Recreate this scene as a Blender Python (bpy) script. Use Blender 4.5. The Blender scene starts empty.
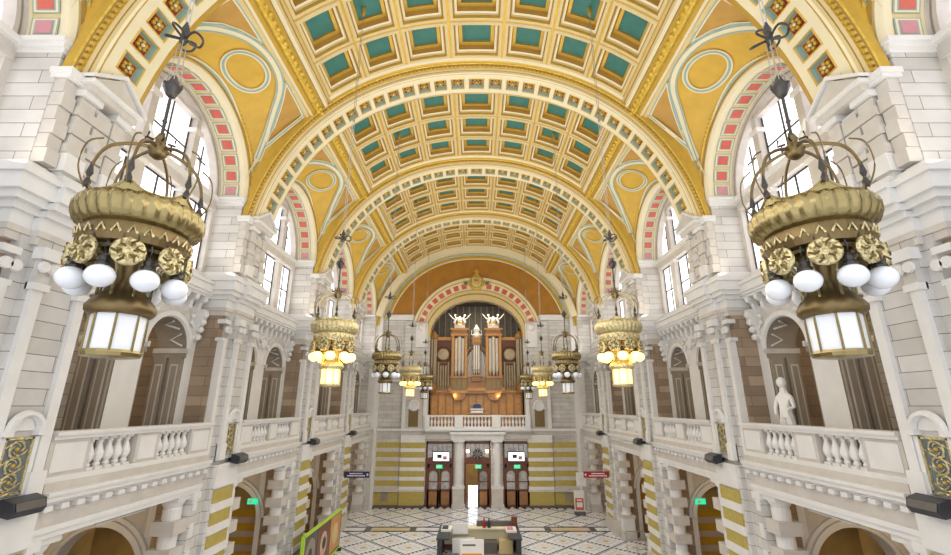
import bpy, math, random
from mathutils import Vector
random.seed(7)
PI = math.pi
C = bpy.context.scene.collection
# ------------------------------------------------------------ camera (origin = eye, hall runs along +Y, floor at -8.17)
FL = -8.17
cam_d = bpy.data.cameras.new('camera'); cam = bpy.data.objects.new('camera', cam_d); C.objects.link(cam)
cam_d.sensor_width = 36; cam_d.lens = 36 * 440 / 951; cam_d.clip_start = .05; cam_d.clip_end = 300
cam.location = (0, 0, 0); cam.rotation_euler = (PI/2 + math.atan(128.5/440), 0, 0)
cam_d.shift_x = -1.0/951
bpy.context.scene.camera = cam
sc = bpy.context.scene
# ------------------------------------------------------------ world, exposure, large lights
w = bpy.data.worlds.new('daylight'); sc.world = w; w.use_nodes = True
bg = w.node_tree.nodes['Background']; bg.inputs[0].default_value = (.93, .95, 1, 1); bg.inputs[1].default_value = 1.0
sc.view_settings.view_transform = 'Standard'; sc.view_settings.look = 'None'
sc.view_settings.gamma = 1; sc.view_settings.use_curve_mapping = False
sc.view_settings.exposure = 0.25
def area(name, loc, rot, sx, sy, power, col=(1, 1, 1)):
    l = bpy.data.lights.new(name, 'AREA'); l.shape = 'RECTANGLE'; l.size = sx; l.size_y = sy; l.energy = power; l.color = col
    o = bpy.data.objects.new(name, l); C.objects.link(o); o.location = loc; o.rotation_euler = rot
    return o
for k in range(5):
    for s in (-1, 1):
        # added fill lights above the window sills, aimed up at the vault
        area('sill_fill', (s*9.3, 5.2+8*k, 4.75), (0, PI + s*math.radians(-14), 0), .6, 5.4, 48, (1, .93, .78))
area('hall_fill_top', (0, 20, 9.5), (0, 0, 0), 10, 36, 700, (1, .98, .95))  # added overhead fill, no fixture hangs here
area('hall_fill_low', (0, 22, 2.6), (0, 0, 0), 7, 36, 900, (1, .98, .95))  # added lower fill that brightens the floor and far end
area('vault_fill', (0, 20, 2.2), (PI, 0, 0), 5, 36, 1250, (1, .95, .84))  # added upward fill, imitates floor bounce onto the vault
area('rear_fill', (0, -1.5, 3.5), (math.radians(82), 0, 0), 14, 12, 230, (.97, .98, 1))  # unseen fill light added behind the camera
# ------------------------------------------------------------ materials
M = {}
def nt(name):
    m = bpy.data.materials.new(name); m.use_nodes = True; M[name] = m
    return m, m.node_tree, m.node_tree.nodes['Principled BSDF']
def N(t, typ, **kw):
    n = t.nodes.new(typ)
    for k, v in kw.items(): setattr(n, k, v)
    return n
def math_(t, op, a, b=None, c=None):
    n = t.nodes.new('ShaderNodeMath'); n.operation = op
    for i, v in enumerate((a, b, c)):
        if v is None: continue
        if isinstance(v, (int, float)): n.inputs[i].default_value = v
        else: t.links.new(v, n.inputs[i])
    return n.outputs[0]
def mixc(t, f, a, b):
    n = t.nodes.new('ShaderNodeMix'); n.data_type = 'RGBA'
    for i, v in ((0, f), (6, a), (7, b)):
        if isinstance(v, (int, float)): n.inputs[i].default_value = v
        elif isinstance(v, tuple): n.inputs[i].default_value = (*v, 1)
        else: t.links.new(v, n.inputs[i])
    return n.outputs[2]
def plain(name, col, rough=.6, metal=0, var=.12, scale=3, bump=0, bscale=20, emit=0, ecol=None):
    m, t, b = nt(name)
    b.inputs['Roughness'].default_value = rough; b.inputs['Metallic'].default_value = metal
    ns = N(t, 'ShaderNodeTexNoise'); ns.inputs['Scale'].default_value = scale; ns.inputs['Detail'].default_value = 4
    g = N(t, 'ShaderNodeNewGeometry'); t.links.new(g.outputs['Position'], ns.inputs['Vector'])
    lo = tuple(max(0, c*(1-var*1.6)) for c in col); hi = tuple(min(1, c*(1+var)) for c in col)
    t.links.new(mixc(t, ns.outputs['Fac'], lo, hi), b.inputs['Base Color'])
    if bump:
        n2 = N(t, 'ShaderNodeTexVoronoi', feature='SMOOTH_F1'); n2.inputs['Scale'].default_value = bscale
        t.links.new(g.outputs['Position'], n2.inputs['Vector'])
        bp = N(t, 'ShaderNodeBump'); bp.inputs['Strength'].default_value = bump; bp.inputs['Distance'].default_value = .05
        t.links.new(n2.outputs['Distance'], bp.inputs['Height']); t.links.new(bp.outputs[0], b.inputs['Normal'])
    if emit:
        b.inputs['Emission Color'].default_value = (*(ecol or col), 1); b.inputs['Emission Strength'].default_value = emit
    return m
def blocks(name, c1, c2, mortar, bw=1.15, rh=.42, ms=.012):
    m, t, b = nt(name)
    g = N(t, 'ShaderNodeNewGeometry'); sp = N(t, 'ShaderNodeSeparateXYZ'); t.links.new(g.outputs['Position'], sp.inputs[0])
    sn = N(t, 'ShaderNodeSeparateXYZ'); t.links.new(g.outputs['True Normal'], sn.inputs[0])
    ax = math_(t, 'ABSOLUTE', sn.outputs[0]); f = math_(t, 'GREATER_THAN', ax, .6)
    u = math_(t, 'ADD', math_(t, 'MULTIPLY', sp.outputs[1], f), math_(t, 'MULTIPLY', sp.outputs[0], math_(t, 'SUBTRACT', 1, f)))
    cb = N(t, 'ShaderNodeCombineXYZ'); t.links.new(u, cb.inputs[0]); t.links.new(sp.outputs[2], cb.inputs[1])
    br = N(t, 'ShaderNodeTexBrick'); t.links.new(cb.outputs[0], br.inputs['Vector'])
    br.inputs['Scale'].default_value = 1; br.inputs['Brick Width'].default_value = bw; br.inputs['Row Height'].default_value = rh
    br.inputs['Mortar Size'].default_value = ms; br.inputs['Mortar Smooth'].default_value = .2; br.inputs['Bias'].default_value = -.1
    br.inputs['Color1'].default_value = (*c1, 1); br.inputs['Color2'].default_value = (*c2, 1); br.inputs['Mortar'].default_value = (*mortar, 1)
    ns = N(t, 'ShaderNodeTexNoise'); ns.inputs['Scale'].default_value = 1.3; ns.inputs['Detail'].default_value = 6
    t.links.new(g.outputs['Position'], ns.inputs['Vector'])
    v = N(t, 'ShaderNodeHueSaturation'); t.links.new(br.outputs['Color'], v.inputs['Color'])
    t.links.new(math_(t, 'ADD', math_(t, 'MULTIPLY', ns.outputs['Fac'], .5), .75), v.inputs['Value'])
    t.links.new(v.outputs[0], b.inputs['Base Color'])
    b.inputs['Roughness'].default_value = .55
    bp = N(t, 'ShaderNodeBump'); bp.inputs['Strength'].default_value = .5; bp.inputs['Distance'].default_value = .02; bp.invert = True
    t.links.new(br.outputs['Fac'], bp.inputs['Height']); t.links.new(bp.outputs[0], b.inputs['Normal'])
    return m
blocks('stone_block', (.62, .605, .58), (.51, .49, .455), (.19, .17, .15), 1.5, .345, .009)
blocks('stone_shaded', (.42, .315, .22), (.24, .17, .115), (.14, .10, .07), 1.3, .345, .008)  # block stone browned: shade of the pier recesses put into its colour
plain('stone', (.60, .56, .51), .55, 0, .14, 2.2)
plain('stone_light', (.75, .74, .72), .5, 0, .08, 2)
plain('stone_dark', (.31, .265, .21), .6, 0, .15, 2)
plain('stone_carved', (.62, .59, .55), .6, 0, .18, 3, 1, 4.5)
plain('cream', (.66, .52, .25), .5, 0, .07, 1.5)
plain('cream_light', (.78, .70, .48), .5, 0, .05, 1.5)
plain('ochre', (.64, .40, .055), .5, 0, .16, 1.6)
plain('ochre_deep', (.50, .28, .055), .5, 0, .18, 2)
plain('orange_brown', (.42, .19, .02), .5, 0, .22, 1.2)
plain('gold', (.60, .39, .06), .38, .35, .12, 4)
plain('gold_leaf', (.75, .52, .08), .35, .4, .25, 8, 1, 7)
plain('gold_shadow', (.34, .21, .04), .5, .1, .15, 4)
plain('teal', (.035, .19, .16), .5, 0, .18, 3)
plain('teal_line', (.30, .43, .38), .5, 0, .1, 3)
plain('red', (.62, .12, .08), .5, 0, .15, 3)
plain('red_dark', (.30, .02, .015), .5, 0, .2, 6)
plain('brass', (.34, .27, .12), .22, .9, .2, 6)
plain('brass_dark', (.20, .14, .06), .35, .8, .25, 8)
plain('brass_pale', (.66, .56, .30), .32, .7, .25, 14, .6, 22)
plain('iron', (.07, .065, .06), .4, .7, .2, 8)
plain('steel', (.42, .42, .42), .35, .8, .1, 8)
plain('opal_glass', (.80, .82, .86), .15, 0, .02, 2)
plain('lit_glass', (1, .82, .42), .3, 0, .02, 2, emit=3.2, ecol=(1, .62, .13))
plain('lit_lantern', (1, .8, .4), .3, 0, .02, 2, emit=1.9, ecol=(1, .68, .2))
plain('wood', (.36, .17, .055), .35, 0, .3, 5)
plain('wood_dark', (.16, .045, .015), .3, 0, .3, 5)
plain('wood_orange', (.60, .29, .07), .35, 0, .25, 4)
plain('pipe_metal', (.74, .68, .58), .3, .35, .1, 4)
plain('pipe_dull', (.44, .35, .22), .35, .3, .2, 4)
plain('white_paint', (.82, .81, .78), .45, 0, .05, 3)
plain('black_plastic', (.025, .027, .035), .4, 0, .1, 4)
plain('dark_void', (.05, .035, .02), .8, 0, .3, 1)
plain('grey_dark', (.13, .115, .10), .6, 0, .3, 2)
plain('olive', (.50, .40, .10), .5, .15, .18, 6, .25, 26)
plain('ochre_tile', (.62, .36, .02), .35, 0, .15, 6)
plain('stone_pink', (.58, .46, .38), .55, 0, .1, 3)
plain('grille_ground', (.16, .2, .22), .5, .2, .2, 6)
plain('warm_plaster', (.55, .36, .12), .6, 0, .25, 1.5)
plain('navy', (.03, .03, .12), .4, 0, .1, 4)
plain('crimson', (.36, .015, .03), .4, 0, .1, 4)
plain('lime', (.45, .72, .05), .4, 0, .08, 4)
plain('green_sign', (.0, .35, .16), .4, 0, .05, 4, emit=1.0, ecol=(.0, .75, .35))
plain('screen_glow', (.9, .9, .9), .2, 0, .0, 2, emit=1.3, ecol=(.95, .97, 1))
plain('streak_glow', (.9, .93, 1), .1, 0, .0, 2, emit=1.3, ecol=(.85, .93, 1))  # glow of the panel added in the middle doorway
plain('lamp_glow', (1, .9, .7), .2, 0, 0, 2, emit=6, ecol=(1, .93, .8))
plain('orange', (.95, .38, .02), .4, 0, .05, 4)
plain('skin', (.62, .40, .28), .5, 0, .06, 4)
plain('blue', (.08, .2, .45), .4, 0, .2, 4)
plain('pink', (.6, .25, .28), .5, 0, .15, 4)
plain('glass_reflect', (.48, .46, .42), .08, .3, .5, 3)  # pale base colour stands in for bright reflections in the door panes
def window_glass():
    m, t, b = nt('window_glass')
    g = N(t, 'ShaderNodeNewGeometry'); sp = N(t, 'ShaderNodeSeparateXYZ'); t.links.new(g.outputs['Position'], sp.inputs[0])
    fy = math_(t, 'ABSOLUTE', math_(t, 'SUBTRACT', math_(t, 'FRACT', math_(t, 'MULTIPLY', sp.outputs[1], 2.6)), .5))
    fz = math_(t, 'ABSOLUTE', math_(t, 'SUBTRACT', math_(t, 'FRACT', math_(t, 'MULTIPLY', sp.outputs[2], 2.6)), .5))
    line = math_(t, 'MAXIMUM', math_(t, 'GREATER_THAN', fy, .465), math_(t, 'GREATER_THAN', fz, .465))
    ns = N(t, 'ShaderNodeTexNoise'); ns.inputs['Scale'].default_value = 1.1; t.links.new(g.outputs['Position'], ns.inputs['Vector'])
    base = mixc(t, ns.outputs['Fac'], (1, .93, .97), (.86, .92, 1))
    col = mixc(t, line, base, (.30, .24, .32))
    b.inputs['Base Color'].default_value = (.5, .5, .5, 1); b.inputs['Roughness'].default_value = .2
    t.links.new(col, b.inputs['Emission Color']); b.inputs['Emission Strength'].default_value = 1.75
window_glass()
def mosaic():
    m, t, b = nt('mosaic_floor')
    g = N(t, 'ShaderNodeNewGeometry'); sp = N(t, 'ShaderNodeSeparateXYZ'); t.links.new(g.outputs['Position'], sp.inputs[0])
    x, y = sp.outputs[0], sp.outputs[1]
    p = 1.36
    a = math_(t, 'DIVIDE', math_(t, 'ADD', x, y), 2*p); c = math_(t, 'DIVIDE', math_(t, 'SUBTRACT', x, y), 2*p)
    def tri(v, k=1.0): return math_(t, 'ABSOLUTE', math_(t, 'SUBTRACT', math_(t, 'FRACT', math_(t, 'MULTIPLY', v, k)), .5))
    la, lc = tri(a), tri(c)                         # .5 on the lattice line, 0 in the cell's middle
    da = math_(t, 'GREATER_THAN', tri(c, 7), .16); dc = math_(t, 'GREATER_THAN', tri(a, 7), .16)
    l1 = math_(t, 'MULTIPLY', math_(t, 'GREATER_THAN', la, .44), da)
    l2 = math_(t, 'MULTIPLY', math_(t, 'GREATER_THAN', lc, .44), dc)
    line = math_(t, 'MAXIMUM', l1, l2)
    mx = math_(t, 'MAXIMUM', la, lc)
    ring = math_(t, 'MULTIPLY', math_(t, 'GREATER_THAN', mx, .21), math_(t, 'LESS_THAN', mx, .26))
    core = math_(t, 'LESS_THAN', mx, .10)
    fine = math_(t, 'MULTIPLY', math_(t, 'GREATER_THAN', tri(x, 3.2), .3), math_(t, 'GREATER_THAN', tri(y, 3.2), .3))
    field = mixc(t, math_(t, 'MULTIPLY', fine, .35), (.80, .83, .88), (.42, .48, .56))
    col = mixc(t, core, field, (.62, .47, .27))
    col = mixc(t, math_(t, 'MULTIPLY', ring, .7), col, (.55, .47, .33))
    col = mixc(t, line, col, (.035, .05, .09))
    # cross bands of the pavement
    def band(lo, hi): return math_(t, 'MULTIPLY', math_(t, 'GREATER_THAN', y, lo), math_(t, 'LESS_THAN', y, hi))
    bb = math_(t, 'MAXIMUM', band(33.35, 34.75), band(17.35, 18.75))
    inset = math_(t, 'MULTIPLY', math_(t, 'MAXIMUM', band(33.65, 34.45), band(17.65, 18.45)),
                  math_(t, 'GREATER_THAN', math_(t, 'FRACT', math_(t, 'DIVIDE', math_(t, 'ADD', x, 20.1), 3.1)), .14))
    long_ = math_(t, 'LESS_THAN', math_(t, 'FRACT', math_(t, 'DIVIDE', math_(t, 'ADD', x, 20.1), 6.2)), .5)
    col = mixc(t, bb, col, (.03, .035, .05))
    col = mixc(t, inset, col, mixc(t, long_, (.78, .78, .76), (.62, .50, .30)))
    tb = band(40.1, 41.2); chk = math_(t, 'GREATER_THAN', math_(t, 'ADD', tri(x, 1.5), math_(t, 'MULTIPLY', math_(t, 'SUBTRACT', y, 40.1), .45)), .47)
    col = mixc(t, tb, col, mixc(t, chk, (.70, .70, .68), (.04, .045, .06)))
    t.links.new(col, b.inputs['Base Color']); b.inputs['Roughness'].default_value = .16
mosaic()
# ------------------------------------------------------------ mesh builder
class MB:
    def __init__(s): s.v = []; s.f = []; s.mi = []; s.m = []
    def mat(s, n):
        if n not in s.m: s.m.append(n)
        return s.m.index(n)
    def add(s, vs, fs, m):
        o = len(s.v); s.v += [tuple(p) for p in vs]; k = s.mat(m)
        for f in fs: s.f.append(tuple(i+o for i in f)); s.mi.append(k)
    def box(s, x0, x1, y0, y1, z0, z1, m):
        vs = [(x, y, z) for x in (x0, x1) for y in (y0, y1) for z in (z0, z1)]
        s.add(vs, [(0, 1, 3, 2), (4, 6, 7, 5), (0, 4, 5, 1), (2, 3, 7, 6), (0, 2, 6, 4), (1, 5, 7, 3)], m)
    def prism(s, pts, a0, a1, axis, m):          # closed 2D outline pushed along an axis
        n = len(pts)
        def P(p, a): return (a, p[0], p[1]) if axis == 'x' else (p[0], a, p[1]) if axis == 'y' else (p[0], p[1], a)
        vs = [P(p, a0) for p in pts] + [P(p, a1) for p in pts]
        s.add(vs, [tuple(range(n))[::-1], tuple(range(n, 2*n))] + [(i, (i+1) % n, (i+1) % n+n, i+n) for i in range(n)], m)
    def lathe(s, prof, c, m, n=16, sc=(1, 1), axis='z', lobes=0, amp=0):
        vs = []
        for r, h in prof:
            for i in range(n):
                a = 2*PI*i/n; rr = r*(1+amp*abs(math.sin(lobes*a/2))) if lobes else r
                p = (rr*math.cos(a)*sc[0], rr*math.sin(a)*sc[1])
                vs.append((c[0]+p[0], c[1]+p[1], c[2]+h) if axis == 'z' else (c[0]+h, c[1]+p[0], c[2]+p[1]) if axis == 'x' else (c[0]+p[0], c[1]+h, c[2]+p[1]))
        k = len(prof)
        fs = [(j*n+i, j*n+(i+1) % n, (j+1)*n+(i+1) % n, (j+1)*n+i) for j in range(k-1) for i in range(n)]
        fs += [tuple(range(n))[::-1], tuple(range((k-1)*n, k*n))]
        s.add(vs, fs, m)
    def ball(s, c, r, m, n=14, k=8, sz=1):
        s.lathe([(r*math.sin(PI*max(.03, min(.97, i/k))), -r*sz*math.cos(PI*i/k)) for i in range(k+1)], c, m, n)
    def tube(s, pts, r, m, n=6, closed=False):
        P = [Vector(p) for p in pts]; L = len(P); vs = []
        for i, p in enumerate(P):
            a = P[(i-1) % L] if closed or i else P[i]; b = P[(i+1) % L] if closed or i < L-1 else P[i]
            d = (b-a).normalized(); u = d.cross(Vector((0, 0, 1)))
            if u.length < .05: u = d.cross(Vector((1, 0, 0)))
            u.normalize(); q = d.cross(u); rr = r[i] if isinstance(r, (list, tuple)) else r
            vs += [p+(u*math.cos(2*PI*j/n)+q*math.sin(2*PI*j/n))*rr for j in range(n)]
        fs = [(i*n+j, i*n+(j+1) % n, ((i+1) % L)*n+(j+1) % n, ((i+1) % L)*n+j) for i in range(L if closed else L-1) for j in range(n)]
        if not closed: fs += [tuple(range(n)), tuple(range((L-1)*n, L*n))]
        s.add(vs, fs, m)
    def grid(s, rows, m, closed=False):          # rows of equal length point lists
        n = len(rows[0]); vs = [p for r in rows for p in r]
        s.add(vs, [(j*n+i, j*n+(i+1) % n, (j+1)*n+(i+1) % n, (j+1)*n+i) for j in range(len(rows)-1) for i in range(n if closed else n-1)], m)
    def mir(s, sx):
        if sx < 0: s.v = [(-x, y, z) for x, y, z in s.v]; s.f = [f[::-1] for f in s.f]
        return s
    def off(s, dx, dy, dz): s.v = [(x+dx, y+dy, z+dz) for x, y, z in s.v]; return s
    def build(s, name, parent=None, loc=None, smooth=False, **kw):
        me = bpy.data.meshes.new(name); me.from_pydata(s.v, [], s.f)
        for n in s.m: me.materials.append(M[n])
        me.polygons.foreach_set('material_index', s.mi)
        if smooth: me.polygons.foreach_set('use_smooth', [True]*len(s.f))
        me.update(); o = bpy.data.objects.new(name, me); C.objects.link(o)
        if parent is not None: o.parent = parent
        if loc: o.location = loc
        for k, v in kw.items(): o[k] = v
        return o
def empty(name, loc=(0, 0, 0), parent=None, **kw):
    o = bpy.data.objects.new(name, None); C.objects.link(o); o.location = loc; o.empty_display_size = .2
    if parent is not None: o.parent = parent
    for k, v in kw.items(): o[k] = v
    return o
def kids(o): return [c for c in bpy.data.objects if c.parent == o]
def tree_list(o): return (o, [tree_list(c) for c in kids(o)])
def dup(tree, parent=None, loc=None, swap=None):
    o, ch = tree; c = o.copy(); C.objects.link(c)
    if parent is not None: c.parent = parent
    if loc is not None: c.location = loc
    if swap and c.type == 'MESH' and o.data in swap: c.data = swap[o.data]
    for t in ch: dup(t, c, None, swap)
    return c
SIDE = {-1: 'left', 1: 'right'}
# ------------------------------------------------------------ the shape of the vault
VA, VB, VZ, VN = 9.5, 9.4, 5.5, 2.15
def vault(t, d=0):                                # t in radians from the right springing, d outward
    def q(t): return (VA*abs(math.cos(t))**(2/VN)*(1 if math.cos(t) >= 0 else -1), VZ+VB*max(0, math.sin(t))**(2/VN))
    a, b = q(t-.002), q(t+.002); p = q(t); tx, tz = b[0]-a[0], b[1]-a[1]; L = math.hypot(tx, tz)
    return (p[0]+tz/L*d, p[1]-tx/L*d)
R = math.radians
T_RIB0, T_RIB1 = R(42.5), R(49.5)
BAYS = [5.2+8*k for k in range(5)]
ceiling = empty('ceiling', kind='structure')
# coffered vault of one bay (local y 0 = middle of bay)
def coffered():
    mb = MB(); ny, ntc = 3, 7; Y0, Y1 = -3.0, 2.85; t0, t1 = T_RIB1, PI-T_RIB1
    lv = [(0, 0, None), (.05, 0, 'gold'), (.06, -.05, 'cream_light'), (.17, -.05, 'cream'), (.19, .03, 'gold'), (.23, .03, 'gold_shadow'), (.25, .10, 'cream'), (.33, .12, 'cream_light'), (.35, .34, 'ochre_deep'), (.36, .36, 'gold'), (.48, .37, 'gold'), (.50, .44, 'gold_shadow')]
    for i in range(ntc):
        for j in range(ny):
            a0 = t0+(t1-t0)*i/ntc; a1 = t0+(t1-t0)*(i+1)/ntc; b0 = Y0+(Y1-Y0)*j/ny; b1 = Y0+(Y1-Y0)*(j+1)/ny
            rings = []
            for m_, d, mt in lv:
                da = m_/9.5; r = []
                A0, A1, B0, B1 = a0+da, a1-da, b0+m_, b1-m_
                cc = [(A0, B0), (A0+(A1-A0)/3, B0), (A0+(A1-A0)*2/3, B0), (A1, B0), (A1, B1), (A0+(A1-A0)*2/3, B1), (A0+(A1-A0)/3, B1), (A0, B1)]
                for a, y in cc: x, z = vault(a, d); r.append((x, y, z))
                rings.append(r)
            for k in range(1, len(lv)): mb.grid([rings[k-1], rings[k]], lv[k][2], closed=True)
            mb.add(rings[-1], [(0, 1, 6, 7), (1, 2, 5, 6), (2, 3, 4, 5)], 'teal')
    # border strips at both ends of the bay
    tt = [t0+(t1-t0)*i/48 for i in range(49)]
    for ya, da, yb, db, mt in ((-3.3, 0, -3.0, 0, 'gold'), (2.85, 0, 2.95, -.08, 'cream_light'), (2.95, -.08, 3.08, -.1, 'gold'), (3.08, -.1, 3.3, 0, 'gold_shadow')):
        mb.grid([[(vault(t, da)[0], ya, vault(t, da)[1]) for t in tt], [(vault(t, db)[0], yb, vault(t, db)[1]) for t in tt]], mt)
    return mb
cv = coffered().build('coffered_vault', ceiling, (0, BAYS[0], 0))
for y in BAYS[1:]:
    o = cv.copy(); C.objects.link(o); o.location = (0, y, 0)
def rib(sx):
    mb = MB()
    pr = [(42.4, 0), (42.9, -.10), (43.4, -.10), (43.5, -.04), (44.0, -.04), (44.3, -.16), (45.2, -.24), (46.1, -.16), (46.3, -.05), (46.9, -.05), (47.0, -.13), (47.9, -.13), (48.0, -.04), (48.6, -.04), (48.8, -.1), (49.5, -.02)]
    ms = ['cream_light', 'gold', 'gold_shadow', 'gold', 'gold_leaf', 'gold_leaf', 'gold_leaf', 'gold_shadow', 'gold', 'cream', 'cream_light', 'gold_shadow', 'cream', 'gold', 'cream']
    for i in range(len(pr)-1):
        rows = []
        for k in (i, i+1):
            x, z = vault(R(pr[k][0]), pr[k][1]); rows.append([(x, -3.3, z), (x, 3.3, z)])
        mb.grid(rows, ms[min(i, len(ms)-1)])
    # raised leaves along the torus
    x, z = vault(R(45.2), -.24)
    for j in range(22):
        y = -3.1+j*.295
        mb.ball((x-.01, y, z), .105, 'gold_leaf', 6, 4, .8)
    return mb.mir(sx)
for sx in (1, -1):
    r = rib(sx).build('leaf_frieze', ceiling, (0, BAYS[0], 0))
    for y in BAYS[1:]:
        o = r.copy(); C.objects.link(o); o.location = (0, y, 0)
# groined spandrels between the wall arches and the vault
LZ, LR = 8.05, 3.1
xr, zr = vault(T_RIB0)
def G(y, s, lift=0):
    zs = LZ+math.sqrt(max(0, LR*LR-y*y)); xs = 9.42; e = (abs(y)/3.1)**3; b = .12+.28*e
    if abs(y) >= LR-.001: zs = LZ-.55
    x = xs+(xr-xs)*s; z = zs+(zr-zs)*s; nx, nz = (zr-zs), (xs-xr); L = math.hypot(nx, nz); k = 4*s*(1-s)*b-lift
    return (x+nx/L*k, y, z+nz/L*k)
def resample(pts, n):
    out = []; m = len(pts)-1
    for i in range(n+1):
        f = i/n*m; k = min(m-1, int(f)); u = f-k
        p = [pts[max(0, k-1)], pts[k], pts[k+1], pts[min(m, k+2)]]
        out.append(tuple(.5*((2*p[1][c])+(-p[0][c]+p[2][c])*u+(2*p[0][c]-5*p[1][c]+4*p[2][c]-p[3][c])*u*u+(-p[0][c]+3*p[1][c]-3*p[2][c]+p[3][c])*u**3) for c in (0, 1)))
    return out
def ribbon(mb, path, half, lift, m, closed=False):
    P3 = [Vector(G(y, s, lift)) for y, s in path]; n = len(P3); A = []; B = []
    for i in range(n):
        a = P3[(i-1) % n] if closed or i else P3[i]; b = P3[(i+1) % n] if closed or i < n-1 else P3[i]
        y, s = path[i]; d = (b-a).normalized()
        e1 = Vector(G(y, min(1, s+.03), lift))-Vector(G(y, max(0, s-.03), lift)); e2 = Vector(G(y+.05, s, lift))-Vector(G(y-.05, s, lift)) if abs(y) < 2.95 else Vector((0, 1, 0))
        nn = e1.cross(e2).normalized(); q = nn.cross(d).normalized()
        A.append(P3[i]+q*half); B.append(P3[i]-q*half)
    mb.grid([A, B], m, closed)
BAND = [(-2.98, .0), (-2.93, .22), (-2.62, .40), (-2.0, .58), (-1.25, .78), (-.6, .875), (0, .90), (.6, .875), (1.25, .78), (2.0, .58), (2.62, .40), (2.93, .22), (2.98, .0)]
def spandrel(sx):
    mb = MB(); ys = [-3.3, -3.1]+[-3.05+6.1*i/48 for i in range(49)]+[3.1, 3.3]; ns = 12
    mb.grid([[G(y, j/ns) for j in range(ns+1)] for y in ys], 'ochre')
    # deeper coloured triangles beyond the band
    def tri(sg):
        top = [(sg*y, .93) for y in (2.85, 2.4, 1.9, 1.4, .95)]
        bot = [(sg*2.9, .36), (sg*2.55, .52), (sg*2.1, .65), (sg*1.6, .77), (sg*1.0, .90)]
        T_, B_ = resample(top, 12), resample(bot, 12)
        mb.grid([[G(a[0]+(b_[0]-a[0])*j/6, a[1]+(b_[1]-a[1])*j/6, .02) for a, b_ in zip(T_, B_)] for j in range(7)], 'ochre_deep')
        loop = top+bot[::-1]
        ribbon(mb, loop+[loop[0]], .075, .03, 'cream_light'); ribbon(mb, loop+[loop[0]], .028, .04, 'teal_line')
    tri(1); tri(-1)
    bp = resample(BAND, 72)
    ribbon(mb, bp, .15, .045, 'cream_light'); 
    for o in (-.052, .052): ribbon(mb, [(y*(1+o*.25), max(0, s+o*.9)) for y, s in bp], .03, .058, 'teal_line')
    lo = resample([(-2.7, .02), (-2.45, .02), (-1.8, .04), (-1, .07), (0, .09), (1, .07), (1.8, .04), (2.45, .02), (2.7, .02)], 40)
    ribbon(mb, lo, .09, .03, 'cream_light'); ribbon(mb, lo, .03, .045, 'teal_line')
    el = [(.92*math.cos(a), .49+.28*math.sin(a)) for a in [2*PI*i/40 for i in range(40)]]
    ribbon(mb, el, .10, .05, 'cream_light', True); ribbon(mb, el, .04, .062, 'teal_line', True)
    pass
    ribbon(mb, [(-3.05, .965), (-1.5, .965), (0, .965), (1.5, .965), (3.05, .965)], .07, .03, 'cream'); 
    return mb.mir(sx)
def lunette(sx):
    mb = MB(); n = 48
    prof = [(9.30, 3.36, None), (9.22, 3.33, 'gold'), (9.20, 3.26, 'gold_shadow'), (9.26, 3.22, 'gold'), (9.26, 3.14, 'gold'), (9.31, 3.12, 'gold_shadow'), (9.31, 3.05, 'cream'), (9.38, 2.97, 'cream_light'), (9.42, 2.94, 'cream_light'), (9.62, 2.94, 'cream_light'), (10.28, 2.94, 'cream'), (10.36, 2.94, 'cream_light'), (10.37, 2.88, 'stone'), (10.42, 2.88, 'stone'), (10.43, 2.82, 'stone_dark'), (10.5, 2.80, 'stone')]
    def ring(x, r): return [(x, r*math.cos(PI*i/n), LZ+r*math.sin(PI*i/n)) for i in range(n+1)]
    for i in range(1, len(prof)): mb.grid([ring(*prof[i-1][:2]), ring(*prof[i][:2])], prof[i][2])
    K = 15                                            # red panels with pale blue-green frames in the soffit
    for k in range(K):
        a = PI*(k+.5)/K; h = PI/K*.41
        def quad(x0, x1, h, r, m):
            mb.add([(x0, r*math.cos(a-h), LZ+r*math.sin(a-h)), (x1, r*math.cos(a-h), LZ+r*math.sin(a-h)), (x1, r*math.cos(a+h), LZ+r*math.sin(a+h)), (x0, r*math.cos(a+h), LZ+r*math.sin(a+h))], [(0, 1, 2, 3)], m)
        quad(9.62, 10.26, h, 2.925, 'teal_line'); quad(9.655, 10.225, h*.9, 2.918, 'cream_light'); quad(9.71, 10.17, h*.76, 2.91, 'teal_line')
        quad(9.75, 10.13, h*.66, 2.90, 'red' if 0 < k < K-1 else 'pink')
    for k in range(60):                               # beads along the outer mould
        a = PI*(k+.5)/60; mb.ball((9.2, 3.26*math.cos(a), LZ+3.26*math.sin(a)), .035, 'gold', 5, 4)
    return mb.mir(sx)
for sx in (1, -1):
    for fn, nm in ((spandrel, 'spandrel_vault'), (lunette, 'wall_arch')):
        r = fn(sx).build(nm, ceiling, (0, BAYS[0], 0))
        for y in BAYS[1:]:
            o = r.copy(); C.objects.link(o); o.location = (0, y, 0)
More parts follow.
